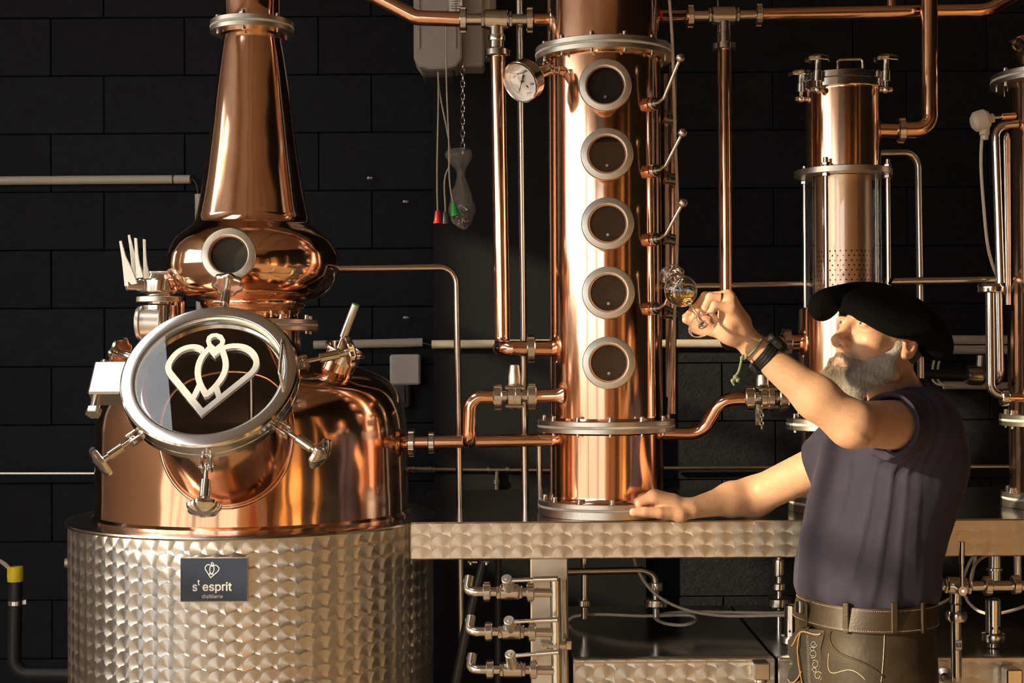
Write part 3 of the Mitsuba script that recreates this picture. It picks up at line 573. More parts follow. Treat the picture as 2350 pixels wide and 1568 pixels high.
# ---------------------------------------------------------------- thin steel lines
def line(name, pts, r, mat, label, rb=None, n=16, group=None): return solo(name, tube(pts, r, n, rb, k=10), mat, label, 'pipe', group)
line('steel_pipe', [P(772, 617, 3.86), P(1046, 613, 3.90), P(1053, 1000, 3.90), P(1059, 1490, 3.92)], .0092, 'mat_steel', 'thin steel pipe from the onion head turning down through the platform', .045)
line('steel_pipe', [P(1192, -30, 3.83), P(1206, 1172, 3.86)], .0098, 'mat_steel', 'straight upright steel pipe passing behind the dial thermometer')
line('steel_pipe', [P(1237, 1016, 3.80), P(1240, 1166, 3.82)], .0078, 'mat_steel', 'short upright steel pipe below the feed pipe beside the tall column')
rl = line('steel_pipe', [P(1518, 658, 3.85), P(1870, 651, 3.87)], .0088, 'mat_steel', 'level steel pipe between the tall column and the basket column, behind the tasting glass')
part(rl, 'joint', cyl(P(1842, 651.5, 3.87), P(1856, 651.5, 3.87), .0115), 'mat_steel')
line('steel_pipe', [P(2010, 352, 3.88), P(2106, 349, 3.90), P(2111, 640, 3.90), P(2115, 1000, 3.90)], .0098, 'mat_steel', 'steel pipe from the head of the basket column turning down behind the beret', .04)
line('steel_pipe', [P(2030, 646, 3.86), P(2300, 641, 3.86)], .0098, 'mat_steel', 'level steel pipe above the beret running to the U-shaped pipes on the right')
u = thing('trap_pipes', 'pair of bent steel pipes with a domed steel cap at the right of the beret', 'pipe')
D = 3.80
pp(u, 'pipe', [P(2335, 284, D), P(2283, 290, D), P(2296, 650, D)], .0118, 'mat_steel', .055, 20)
pp(u, 'pipe', [P(2340, 300, D + .06), P(2306, 305, D + .06), P(2312, 700, D + .06)], .0062, 'mat_steel', .04, 16)
part(u, 'cap', lathe([(.010, -.008), (.034, -.008), (.0355, -.005), (.0355, .006), (.030, .014), (.012, .018), (0, .0185)], 48, P(2273, 664, D), Z1), 'mat_steel_polished', 'domed steel cap')
pp(u, 'pipe', [P(2271, 672, D), P(2274, 900, D), P(2310, 912, D), P(2335, 912, D)], .0118, 'mat_steel', .04, 20)
pp(u, 'pipe', [P(2290, 672, D + .05), P(2295, 870, D + .05), P(2275, 880, D + .1)], .0118, 'mat_steel', .03, 20)
nut_at(u, 2305, 913, D, .0230, .020); pp(u, 'stub', [P(2312, 913, D), P(2345, 913, D)], .0125, 'mat_copper')
# probe head at the right edge
pb = thing('probe_head', 'beige cap-shaped temperature probe head with a cable, at the right edge', 'sensor')
D = 3.78
o = P(2256, 276, D)
part(pb, 'head', cat(lathe([(0, -.030), (.016, -.030), (.026, -.022), (.0285, -.010), (.0285, .004), (.022, .014), (.012, .018), (.012, .028), (0, .028)], 40, o, unit(V(.97, 0, .22)))), 'mat_cable', 'beige plastic head', smooth=25)
part(pb, 'gland', cat(cyl(o + V(.004, 0, -.018), o + V(.003, 0, -.040), .013, 20), hexnut(o + V(.003, 0, -.052), Z1, .0105, .012)), 'mat_cable')
part(pb, 'stem', cyl(P(2280, 270, D), P(2325, 266, D), .0042), 'mat_steel'); part(pb, 'stub', cyl(P(2297, 268, D), P(2330, 265, D), .009), 'mat_copper')
part(pb, 'cable', tube(spline([P(2253, 322, D), P(2252, 400, D), P(2258, 480, D), P(2270, 580, D + .02), P(2300, 660, D + .08), P(2335, 740, D + .08)], 40), .0042, 10), 'mat_cable')

# ---------------------------------------------------------------- dial thermometer
gn = unit(V(-.59, -.66, -.46)); gc = P(1196, 188, 3.57)
gx = unit(np.cross((0, 0, 1), gn)); gy = np.cross(gn, gx); RG = .0535
t = thing('thermometer', 'round dial thermometer tilted to the left, on a copper stub of the tall column', 'thermometer')
part(t, 'case', lathe([(0, -.030), (RG * .93, -.030), (RG * .97, -.026), (RG * .97, -.003), (RG, -.001), (RG, .004), (RG * .97, .006), (RG * .90, .005), (RG * .90, -.010)], 80, gc, gn), 'mat_steel_polished', 'steel dial case', smooth=25)
fc = part(t, 'face', lathe([(RG * .905, -.009), (0, -.009)], 64, gc, gn), 'mat_white', 'white dial face')
part(t, 'pane', lathe([(RG * .90, .002), (0, .002)], 64, gc, gn), 'mat_glass', smooth=False)
def gp(a, r, h=-.0085): return gc + (math.cos(a) * gx + math.sin(a) * gy) * r + gn * h
ticks = []
for i in range(33):
    a = math.radians(225 - i * 270 / 32); big = i % 4 == 0
    ticks.append(box((gp(a, RG * .74) + gp(a, RG * (.66 if big else .70))) / 2, (RG * (.08 if big else .05), .0006 if big else .0004, .0003), .0001, unit(gp(a, 1) - gp(a, 0)), np.cross(gn, unit(gp(a, 1) - gp(a, 0))), gn))
part(fc, 'ticks', cat(*ticks), 'mat_ink', smooth=False)
part(fc, 'scale_arc', tube([gp(math.radians(225 - i * 4.5), RG * .77, -.0088) for i in range(61)], .00035, 6), 'mat_red_ink', 'red scale line')
for s_t, a in (('0', 225), ('50', 150), ('100', 55), ('150', -25)):
    q = gp(math.radians(a), RG * .52); part(fc, 'numeral', text_at(s_t, .0052, q - gy * .0026, gx, gy, .0003), 'mat_ink', smooth=False)
part(fc, 'lettering', cat(text_at('thermometer', .0032, gp(0, 0) + gy * .018, gx, gy, .0003, False)), 'mat_ink', smooth=False)
part(fc, 'mark', box(gp(math.radians(-65), RG * .33), (.004, .007, .0004), .0001, unit(gx + .6 * gy), unit(gy - .6 * gx), gn), 'mat_ink', smooth=False)
part(fc, 'red_line', box(gp(math.radians(-80), RG * .62), (.015, .0022, .0003), .0001, gx, gy, gn), 'mat_red_ink', smooth=False)
nd = unit(gp(math.radians(232), 1) - gp(0, 0)); ns = np.cross(gn, nd)
part(t, 'needle', cat(extr(sg.Polygon([(-.020, .0026), (-.008, .0026), (-.004, .0016), (.034, .0003), (.034, -.0003), (-.004, -.0016), (-.008, -.0026), (-.020, -.0026)]), .0006, gc - gn * .004, nd, ns, gn), cyl(gc - gn * .008, gc - gn * .002, .003, 16)), 'mat_ink', 'black needle', smooth=False)
st = P(1240, 158, 3.60)
q1 = P(1262, 160, 3.64); q2 = P(1278, 161, 3.65); q3 = P(1312, 170, 3.66)
part(t, 'stem', cat(cyl(gc - gn * .028 + gy * .02, q1, .0085, 20), cyl(P(1240, 170, 3.62), q1, .012, 20), sphere(q1, .0145, 2), cyl(q1, q2, .0095, 20), hexnut(q2, unit(q3 - q2), .0105, .010)), 'mat_steel')
part(t, 'clip', box(P(1245, 153, 3.60), (.050, .022, .004), .001, unit(P(1265, 147, 3.62) - P(1222, 160, 3.58))), 'mat_steel_polished')
part(t, 'stub', lathe([(.024, .042), (.013, .030), (.0125, 0)], 32, q2 + unit(q3 - q2) * .006, q3 - q2), 'mat_copper')
# ---------------------------------------------------------------- things on and before the wall
DW = YW - .02
def conduit(x0, y0, x1, y1, r, label, name='conduit'):
    return solo(name, tube([P(x0, y0, DW), P(x1, y1, DW)], r, 20), 'mat_conduit', label, 'conduit')
RC = .0150
c1 = conduit(-160, 416, 437, 411.5, RC, 'pale level conduit ending left of the copper neck, with a black ring near its end')
part(c1, 'ring', cyl(P(396.5, 411.7, DW), P(400, 411.7, DW), RC + .0008, 24), 'mat_black', 'black ring')
part(c1, 'wire', tube(spline([P(436, 410, DW), P(446, 416, DW), P(453, 432, DW), P(455, 452, DW)], 16), .0028, 8), 'mat_dark_grey')
conduit(457, 446, 463, 1000, RC, 'upright pale conduit mostly hidden behind the copper neck')
conduit(720, 792, 970, 786, RC, 'pale level conduit right behind the steel rod with the green end')
sl = key_for('conduit'); labels[sl] = {'label': 'pale level conduit crossing behind the elbow at the left of the tall column', 'category': 'conduit'}
scene[sl] = shape(tube([P(991, 791, DW - .06), P(1290, 789, DW - .06)], RC, 20), 'mat_conduit')
part(sl, 'wire', tube(spline([P(968, 785, DW), P(980, 790, DW - .02), P(993, 790, DW - .06)], 12), .0028, 8), 'mat_dark_grey')
conduit(1480, 789, 1760, 789, RC, 'pale level conduit behind the foot of the tasting glass')
conduit(2120, 780, 2380, 780, RC * 1.05, 'upper of two pale level conduits right of the beret')
c5 = conduit(2172, 803, 2380, 803, RC * 1.05, 'lower of two pale level conduits right of the beret')
for dx in (0, 12): part(c5, 'wire', tube(spline([P(2176 - dx * .3, 803, DW - .01), P(2160 - dx, 818, DW - .02), P(2152 - dx, 850, DW - .02), P(2153 - dx, 872, DW - .02), P(2170, 884, DW - .02)], 24), .0045, 8), 'mat_cable')
conduit(2165, 884, 2380, 886, RC * .9, 'lowest pale conduit under the black pipe at the right')
b = thing('junction_box', 'square pale grey box with a round lid mark on the dark wall', 'junction box')
part(b, 'body', box(P(930.5, 848.5, DW), (.105, .05, .105), .006), 'mat_box_plastic'); part(b, 'cover', cyl(P(930.5, 848.5, DW - .024), P(930.5, 848.5, DW - .026), .044, 48), 'mat_box_plastic')
b = thing('switch', 'small dark grey wall switch half hidden behind the pot still shoulder, under the pale box', 'switch')
part(b, 'body', box(P(913, 907, DW + .005), (.085, .045, .085), .006), 'mat_dark_grey'); part(b, 'rocker', box(P(910, 906, DW - .02), (.060, .012, .064), .004), 'mat_dark_grey')
for x, y, lab in ((848, 409, 'small white wall clip high up to the right of the copper neck'), (930, 463, 'small white wall clip left of the hanging cords'), (931, 729, 'small white wall clip above the pale square box')):
    o = P(x, y, DW - .005); k = thing('wall_clip', lab, 'clip')
    part(k, 'clip', cat(box(o, (.016, .014, .007), .001), cyl(o, o + V(-.002, -.016, 0), .0035, 10)), 'mat_white_metal'); part(k, 'plug', cyl(o + V(.010, .01, 0), o + V(.010, -.006, 0), .004, 10), 'mat_dark_grey')
solo('steel_pipe', tube([P(-40, 1087, DW - .02), P(260, 1086.5, DW - .02)], .0065, 12), 'mat_steel', 'thin level steel pipe on the wall left of the pot still', 'pipe')
w_ = solo('water_pipe', tube([P(900, 1077, DW - .05), P(1300, 1079, DW - .05)], .0085, 14), 'mat_steel_dark', 'dim level pipe with fittings low on the wall between pot still and tall column', 'pipe')
for x0, x1, r in ((936, 1000, .0125), (1118, 1126, .0125), (1160, 1170, .0125), (945, 955, .0145), (985, 992, .0145)): part(w_, 'fitting', cyl(P(x0, 1077.5, DW - .05), P(x1, 1077.8, DW - .05), r, 16), 'mat_steel_dark')
part(w_, 'branch', cat(cyl(P(1141, 1080, DW - .05), P(1141, 1152, DW - .05), .0085, 14), cyl(P(1141, 1100, DW - .05), P(1141, 1112, DW - .05), .012, 14), cyl(P(1141, 1136, DW - .05), P(1141, 1150, DW - .05), .013, 14)), 'mat_steel_dark')
solo('steel_pipe', tube([P(1524, 1075, DW - .02), P(2345, 1070, DW - .02)], .0082, 14), 'mat_steel', 'long level steel pipe low on the wall behind the man', 'pipe')
solo('steel_pipe', tube([P(1900, 1142, DW - .02), P(2345, 1141, DW - .02)], .0052, 12), 'mat_steel', 'lowest thin level steel pipe behind the back of the man', 'pipe')
bp_ = solo('black_pipe', tube([P(2110, 858, 4.86), P(2230, 862, 4.86)], .0165, 20), 'mat_black_pipe', 'black level pipe ending in a steel fitting at the right of the man', 'pipe')
part(bp_, 'fitting', lathe([(.016, 0), (.030, .004), (.034, .02), (.034, .05), (.028, .06), (.020, .065), (.020, .12)], 36, P(2216, 862, 4.86), X1), 'mat_steel_dark', 'steel fitting')
part(bp_, 'bracket', cyl(P(2180, 860, 4.86), P(2180, 860, 5.01), .008, 12), 'mat_steel_dark')
part(bp_, 'knob', cyl(P(2250, 845, 4.86), P(2251, 815, 4.86), .017, 20), 'mat_steel_dark')
k = solo('cable_bracket', box(P(2310, 610, DW), (.06, .05, .066), .006), 'mat_cable', 'pale clamp block behind the right edge column', 'bracket')
# door opener motor with its pull cords, chain and bag
mo = thing('door_motor', 'grey door opener motor housing hanging at the top of the wall', 'motor')
x0, x1 = P(949, 60, 4.55)[0], P(1059, 60, 4.55)[0]; zb = P(1000, 166, 4.55)[2]
pr = sg.Polygon([(x0, zb + .045), (x0 + .018, zb + .02), (x0 + .05, zb + .012), (x1 - .05, zb + .012), (x1 - .018, zb + .02), (x1, zb + .045), (x1, zb + .6), (x0, zb + .6)]).buffer(-.006).buffer(.006)
part(mo, 'housing', extr(pr, .16, V(0, 4.71, 0), X1, Z1, V(0, -1, 0), .004), 'mat_grey_plastic', smooth=35)
part(mo, 'base', box(((x0 + x1) / 2, 4.65, zb + .008), (x1 - x0 - .05, .12, .03), .006), 'mat_dark_grey')
for dx in (.018, x1 - x0 - .018): part(mo, 'rib', box((x0 + dx, 4.548, zb + .35), (.005, .008, .55), .002), 'mat_grey_plastic')
lb = part(mo, 'sticker', box(P(1046, 12, 4.548), (.042, .001, .055), .0002), 'mat_white', 'white rating label with small print', smooth=False)
part(lb, 'print', cat(*[box(P(1046, -8 + i * 5.5, 4.5465), (.030 if i % 3 else .02, .0006, .0018), .0001) for i in range(6)]), 'mat_ink', smooth=False)
part(mo, 'gearbox', cat(box(P(1085, 70, 4.68), (.075, .12, .26), .006), box(P(1085, 154, 4.68), (.06, .10, .02), .003), box(P(1115, 70, 4.72), (.07, .06, .20), .006)), 'mat_grey_plastic')
part(mo, 'second_sticker', box(P(1116, 5, 4.688), (.024, .001, .05), .0002), 'mat_white', smooth=False)
for pts, mat, cl, end, lab in (([(1005, 165), (1006, 220), (1004, 330), (1003, 420), (1004.5, 484)], 'mat_red', 'red', (1005, 513), 'pale pull cord with a red bell-shaped handle'),
        ([(1006, 168), (1012, 230), (1028, 310), (1031, 380), (1023, 400), (1020, 440), (1022, 486)], 'mat_dark_grey', 'black', (1023, 514), 'pale pull cord with a black bell-shaped handle'),
        ([(1023, 15), (1024, 80), (1025, 200), (1030, 330), (1031, 400), (1040, 466)], 'mat_green', 'green', (1045, 496), 'pale pull cord with a green bell-shaped handle')):
    off = {'red': 0, 'black': .004, 'green': -.012}[cl]
    k = solo('pull_cord', tube(spline([P(x, y, 4.53 + off) for x, y in pts], 50), .0026, 8), 'mat_cable', lab, 'pull cord', 'pull cords of the door motor')
    e = P(*pts[-1], 4.53 + off); g_ = P(*end, 4.53 + off); h = np.linalg.norm(g_ - e)
    part(k, 'handle', lathe([(0, 0), (.007, 0), (.0085, .002), (.0125, h * .8), (.0150, h * .9), (.0150, h), (.012, h), (0, h * .9)][::1], 28, e, g_ - e), mat, cl + ' plastic handle')
ch = thing('chain', 'hanging bright link chain beside the pull cords', 'chain')
y = 150; i = 0
while y < 352:
    c = P(1062, y, 4.60); s = (.0062, .0012) if i % 2 else (.0012, .0062)
    part(ch, 'link', tube([c + V(s[0] * math.cos(t), s[1] * math.cos(t), .0125 * math.sin(t)) for t in np.linspace(0, 2 * np.pi, 15)], .0018, 6, caps=False), 'mat_steel_polished'); y += 14.2; i += 1
bz = P(1058, 405, 4.60)
def bagmod(t): return 1 + .10 * np.sin(3 * t + .5) + .06 * np.sin(7 * t)
bgm = lathe(smooth_prof([(.034, .088), (.040, .070), (.030, .045), (.013, .016), (.0115, .004), (.022, -.030), (.036, -.080), (.040, -.110), (.032, -.140), (.012, -.165), (0.001, -.172)][::-1], 40), 48, bz, unit(V(-.05, 0, 1)), mod=bagmod)
bgm.vertices += .006 * (meshkit.noise(bgm.vertices * 60)[:, None] - .5) * V(1, 1, .4)
solo('plastic_bag', bgm, 'mat_bag', 'clear tied plastic bag holding small screws, hung from the chain', 'bag', smooth=True)
sm = []
for i in range(220):
    c = bz + V(*(rng.normal(0, .013, 2)), -.118 + rng.uniform(-.03, .022)); d = unit(rng.normal(size=3)); sm.append(tube([c - d * .008, c + d * .008], .0014, 5))
solo('screws', cat(*sm), 'mat_steel_dark', 'heap of small grey screws inside the clear plastic bag', 'screws'); labels['screws']['kind'] = 'stuff'
# black drain pipe at the lower left
dp = thing('drain_pipe', 'black pipe with yellow taped end and steel hose clip, lower left corner', 'pipe')
D = 4.3
pp(dp, 'pipe', [P(36, 1310, D), P(32, 1546, D), P(200, 1546, D)], .0205, 'mat_black_pipe', .045, 24)
part(dp, 'tape', lathe([(.016, 0), (.0225, .002), (.0232, .02), (.0225, .045), (.016, .047)], 32, P(35, 1336, D), Z1), 'mat_yellow', 'yellow tape')
part(dp, 'clip', cat(ringm(P(36, 1389, D), Z1, .0235, .020, .014), box(P(58, 1382, D), (.013, .012, .016), .002)), 'mat_steel_polished', 'steel hose clip')
part(dp, 'hose', tube(spline([P(-30, 1284, D), P(-5, 1286, D), P(12, 1296, D), P(22, 1306, D)], 20), .0065, 12), 'mat_grey_plastic')
# ---------------------------------------------------------------- work platform, cabinets, valves below
TZ, TY0, TY1, TX0, TX1 = 1.190, 3.56, 4.42, -.2555, 1.75
pf = thing('platform', 'long steel-clad work platform carrying the columns, its front edge brushed in scales', 'platform')
top = sg.box(TX0, TY0 + .004, TX1, TY1).difference(sg.Point(PX, PY).buffer(.478, 64))
part(pf, 'top', extr(top, .004, V(0, 0, TZ - .004), V(1, 0, 0), V(0, 1, 0), V(0, 0, 1)), 'mat_mirror_top', 'dark mirror-like steel top', smooth=False)
part(pf, 'front', box(((TX0 + TX1) / 2, TY0 + .01, TZ - .0465), (TX1 - TX0, .02, .092), .003), 'mat_swirl_front', 'front edge brushed in overlapping scales', smooth=False)
part(pf, 'underside', box(((TX0 + TX1) / 2 + .1, (TY0 + TY1) / 2 + .02, TZ - .03), (TX1 - TX0 - .2, TY1 - TY0 - .1, .03), .002), 'mat_steel_dark')
lx0, lx1 = P(1218, 1400, TY0)[0], P(1304, 1400, TY0)[0]
part(pf, 'leg', box(((lx0 + lx1) / 2, TY0 + .045, (TZ - .09) / 2), (lx1 - lx0, .086, TZ - .092), .003), 'mat_steel_brushed', 'square steel leg')
part(pf, 'leg', box((TX1 - .05, TY0 + .045, (TZ - .09) / 2), (.09, .086, TZ - .092), .003), 'mat_steel_brushed')
# low cabinets
CZ = .853
def cab(xa, xb, label):
    k = thing('cabinet', label, 'cabinet'); a, b = P(xa, 1520, 3.53)[0], P(xb, 1520, 3.53)[0]
    part(k, 'front', box(((a + b) / 2, 3.545, (CZ - .004) / 2 + .02), (b - a, .03, CZ - .03), .003), 'mat_swirl_cab', smooth=False)
    part(k, 'top', box(((a + b) / 2, (3.53 + 4.30) / 2, CZ - .006), (b - a, .77, .010), .002), 'mat_mirror_top', 'dark mirror-like top', smooth=False)
    part(k, 'sides', box(((a + b) / 2, 3.93, CZ / 2 - .01), (b - a - .004, .73, CZ - .03), .002), 'mat_steel_dark', smooth=False)
    return k
swirl_mat('mat_swirl_cab', .050, .036, .031, lambda p, uv: (p.x, p.z), .20, (.66, .62, .54), .34)
ca = cab(1316, 1779, 'low steel cabinet under the platform, left one, with a brushed scale front')
cb = cab(1786, 2120, 'low steel cabinet behind the hips of the man')
cc = cab(2126, 2480, 'low steel cabinet at the lower right corner')
def lug(k, px, py): 
    o = P(px, py, 3.50); part(k, 'lug', cat(box(o, (.038, .045, .042), .003), cyl(o + V(0, 0, -.03), o + V(0, 0, -.018), .016, 20)), 'mat_steel', 'square steel lug')
lug(ca, 1746, 1538); lug(cc, 2322, 1553)
def cup(px, py, label, s=1.0):
    D = 3.66; b = P(px, py, D); k = thing('breather', label, 'fitting')
    z0 = CZ; h = b[2] - z0
    part(k, 'cup', cat(lathe([(.0185 * s, h * .30), (.0195 * s, h * .31), (.0195 * s, h * .99), (.0175 * s, h), (.0150 * s, h), (.0150 * s, h * .8), (0, h * .8)], 36, (b[0], D, z0))), 'mat_steel_polished')
    part(k, 'collar', lathe([(.016 * s, h * .10), (.028 * s, h * .11), (.030 * s, h * .14), (.030 * s, h * .26), (.028 * s, h * .29), (.018 * s, h * .30)], 40, (b[0], D, z0)), 'mat_steel')
    part(k, 'pipe', cyl((b[0], D, z0), (b[0], D, z0 + h * .12), .016 * s, 28), 'mat_steel')
    for dx in (-.009, .010): part(k, 'hole', cyl((b[0] + dx * s, D - .0175 * s, z0 + h * .42), (b[0] + dx * s * 1.1, D - .0196 * s, z0 + h * .42), .0035 * s, 14), 'mat_dark_inside')
cup(1817, 1388, 'upright steel cup fitting on the cabinet beside the belt, left of the man'); cup(2279, 1376, 'upright steel cup fitting on the cabinet right of the lever valve', 1.0)
# pipes hanging under the platform
def hang(px, y0, y1, label, D, r, nuts):
    k = solo('drop_pipe', tube([P(px, y0, D), P(px + 1, y1, D)], r, 18), 'mat_steel', label, 'pipe')
    for y, rr, hh in nuts: part(k, 'union_nut', lathe([(r, -hh), (rr * .9, -hh), (rr, -hh * .7), (rr, hh * .7), (rr * .9, hh), (r, hh)], 28, P(px, y, D), Z1), 'mat_steel')
hang(1787, 1270, 1440, 'short steel drop pipe with ring nuts under the platform, beside the man', 3.95, .0085, ((1303, .0165, .024), (1346, .021, .011), (1382, .033, .014)))
hang(1341, 1270, 1420, 'steel drop pipe under the platform close to the square leg', 3.95, .0095, ((1384, .020, .010),))
k = solo('drop_pipe', tube([P(1300, 1313, 3.9), P(1470, 1309, 3.9), P(1503, 1318, 3.9), P(1506, 1420, 3.9)], .0098, 18, .035), 'mat_steel', 'bent steel pipe under the platform that turns down to a ring nut', 'pipe')
for y, rr in ((1346, .020), (1383, .032)): part(k, 'union_nut', lathe([(.009, -.012), (rr * .9, -.012), (rr, -.008), (rr, .008), (rr * .9, .012), (.009, .012)], 28, P(1505, y, 3.9), Z1), 'mat_steel')
hang(2283, 1275, 1345, 'steel drop pipe above the cup fitting at the right', 3.80, .016, ((1306, .021, .004),))
hang(2335, 1275, 1330, 'slim steel drop pipe at the right edge under the platform', 3.75, .010, ())
solo('black_pipe', tube([P(1143, 1280, 4.3), P(1143, 1600, 4.3)], .010, 14), 'mat_dark_grey', 'dark upright pipe behind the lever valves', 'pipe')
hs = solo('black_hose', tube([P(1108, 1290, 3.75), P(1076, 1420, 3.75), P(1040, 1600, 3.75)], .015, 18), 'mat_black', 'shiny black hose slanting down behind the lever valves', 'hose')
part(hs, 'bracket', box(P(1098, 1290, 3.75), (.055, .012, .006), .001), 'mat_steel_dark')
for dx in (-18, 18): part(hs, 'screw', cyl(P(1098 + dx, 1290, 3.74), P(1098 + dx, 1297, 3.74), .004, 10), 'mat_steel')
# three lever valves on a common riser
rs = thing('riser_pipe', 'upright steel riser pipe in front of the square platform leg', 'pipe')
D = 3.46
pp(rs, 'pipe', [P(1274, 1326, D), P(1279, 1600, D)], .0128, 'mat_steel', n=28)
pp(rs, 'rail', [P(1295, 1330, D + .05), P(1300, 1600, D + .05)], .0065, 'mat_steel_dark')
for px in (1248, 1303): part(rs, 'clamp', cat(box(P(px, 1479, D + .02), (.018, .03, .022), .002), hexnut(P(px, 1480, D + .005), (0, -1, 0), .006, .004)), 'mat_steel')
part(rs, 'socket', cyl(P(1256, 1480, D), P(1300, 1480, D), .011, 20), 'mat_steel')
for i, (bx, by, kx, ky, hx, hy, lab) in enumerate(((1169, 1359, 1163, 1330, 1280, 1328, 'upper'), (1173, 1450, 1168, 1425, 1281, 1422, 'middle'), (1176, 1537, 1171, 1503, 1283, 1496, 'lower'))):
    k = thing('lever_valve', f'steel lever valve, {lab} of the three beside the square platform leg', 'valve', 'lever valves on the riser')
    o = P(bx, by, D)
    part(k, 'body', cat(cyl(o - X1 * .0225, o + X1 * .0225, .0190, 32), hexnut(o - X1 * .031, X1, .0165, .009), hexnut(o + X1 * .022, X1, .0165, .009), lathe([(.014, 0), (.014, .03)], 20, o, (0, -.6, .8))), 'mat_steel')
    part(k, 'pipe', tube([P(bx - 92, by - 35, D + .03), P(bx - 96, by - 4, D + .012), P(bx - 82, by, D), P(bx - 30, by, D)], .0118, 20, .03), 'mat_steel')
    part(k, 'spigot', tube([P(bx + 25, by + 1, D), P(1270 + i * 2, by + 2, D)], .0112, 20), 'mat_steel')
    part(k, 'union_nut', union_nut(P(bx - 52, by - 1, D), X1, .0232, .0185), 'mat_steel'); part(k, 'union_nut', union_nut(P(bx + 48, by, D), X1, .0232, .0185), 'mat_steel')
    kb = P(kx, ky, D - .04); kd = unit(kb - o)
    part(k, 'bonnet', cat(cyl(o + kd * .012, kb + kd * .004, .0128, 28), cyl(kb + kd * .004, kb + kd * .006, .004, 12)), 'mat_steel_brushed')
    le = P(hx, hy, D - .055); a = kb - kd * .006; m = a + (le - a) * .52
    part(k, 'lever', cat(cyl(a, m, .0050, 16), cyl(m, le, .0068, 18)), 'mat_steel_polished', 'steel lever rod')
    t_ = P(bx - 94, by - 24, D + .028); part(k, 'tape', lathe([(.0124, -.004), (.0124, .004)], 18, t_, P(bx - 92, by - 35, D + .03) - P(bx - 96, by - 4, D + .012)), 'mat_blue_tape', 'blue tape')
# lever valve at the lower right with the marked pipe
D = 3.48
k = thing('mixing_valve', 'steel valve with an upright lever and a marked pipe below, right of the man', 'valve')
o = P(2196, 1346, D)
part(k, 'body', cat(cyl(P(2172, 1344, D), P(2218, 1346, D), .0215, 32), hexnut(P(2165, 1344, D), X1, .0195, .009), hexnut(P(2219, 1347, D), X1, .0185, .009), cyl(P(2193, 1360, D), P(2193, 1386, D), .0145, 24), hexnut(P(2193, 1388, D), Z1, .0155, .007)), 'mat_steel')
part(k, 'pipe', tube([P(2100, 1346, D), P(2172, 1345, D)], .0125, 20), 'mat_steel'); part(k, 'pipe', tube([P(2220, 1346, D), P(2400, 1344, D)], .0125, 20), 'mat_steel')
part(k, 'bonnet', cat(cyl(P(2200, 1350, D - .015), P(2210, 1357, D - .05), .0125, 28), cyl(P(2210, 1357, D - .05), P(2210, 1357, D - .052), .004, 12)), 'mat_steel')
part(k, 'lever', cat(cyl(P(2208, 1345, D - .05), P(2207, 1292, D - .05), .0048, 16), cyl(P(2207, 1295, D - .05), P(2207, 1243, D - .05), .0070, 18)), 'mat_steel_polished', 'upright steel lever rod')
for x, y, r in ((2266, 1345, .0235), (2331, 1342, .0235)): part(k, 'union_nut', union_nut(P(x, y, D), X1, r, .019), 'mat_steel')
part(k, 'union_nut', lathe([(.012, -.012), (.022, -.012), (.025, -.006), (.025, .006), (.022, .012), (.012, .012)], 40, P(2194, 1414, D), Z1), 'mat_steel')
pi_ = part(k, 'down_pipe', tube([P(2193, 1388, D), P(2195, 1540, D), P(2195, 1562, D), P(2170, 1556, D + .05)], .0128, 24, .02), 'mat_steel', 'steel pipe with a marked label')
lo = P(2195, 1479, D)
part(pi_, 'sticker', lathe([(.0131, -.0125), (.0131, .0125)], 28, lo, Z1), 'mat_white', 'white label reading S2', smooth=True)
part(pi_, 'tape_edge', cat(*[lathe([(.0133, s * .0118 - .0008), (.0133, s * .0118 + .0008)], 28, lo, Z1) for s in (-1, 1)]), 'mat_blue_tape')
part(pi_, 'marking', cat(text_at('S2', .0085, lo - V(-.001, .0137, .004), V(1, 0, 0), Z1, .0006)), 'mat_ink', smooth=False)
part(k, 'wall_union', lathe([(.012, 0), (.024, .002), (.026, .012), (.024, .022), (.012, .024)], 36, P(2168, 1556, D + .045), (.2, 1, 0)), 'mat_steel')
# cables under the platform
def cable(pts, label, D=3.85, r=.0043): solo('white_cable', tube(spline([P(x, y, D + d) for x, y, d in pts], 70), r, 10), 'mat_cable', label, 'cable')
cable([(1452, 1270, .1), (1465, 1310, .05), (1500, 1360, 0), (1560, 1395, 0), (1640, 1412, 0), (1720, 1414, 0), (1830, 1413, 0)], 'pale cable dropping from the platform edge and curving to the right')
cable([(1305, 1424, .2), (1330, 1413, .15), (1400, 1411, .1), (1500, 1414, .05), (1590, 1414, .05), (1575, 1434, -.05), (1530, 1432, -.02), (1505, 1418, .05), (1530, 1408, .1), (1650, 1405, .1), (1830, 1404, .1)], 'pale cable lying on the low cabinet with one small loop')
cable([(2120, 1394, 0), (2160, 1385, 0), (2200, 1350, .05), (2226, 1290, .1), (2250, 1262, .1)], 'pale cable arching up behind the lever valve')
cable([(2240, 1270, .05), (2228, 1330, 0), (2232, 1310, .0), (2265, 1275, .1), (2290, 1262, .1)], 'pale cable looped tightly behind the upright lever')
cable([(2212, 1350, .05), (2225, 1385, 0), (2262, 1408, -.05), (2310, 1405, -.05), (2370, 1385, 0)], 'pale cable sagging to the right of the lever valve')
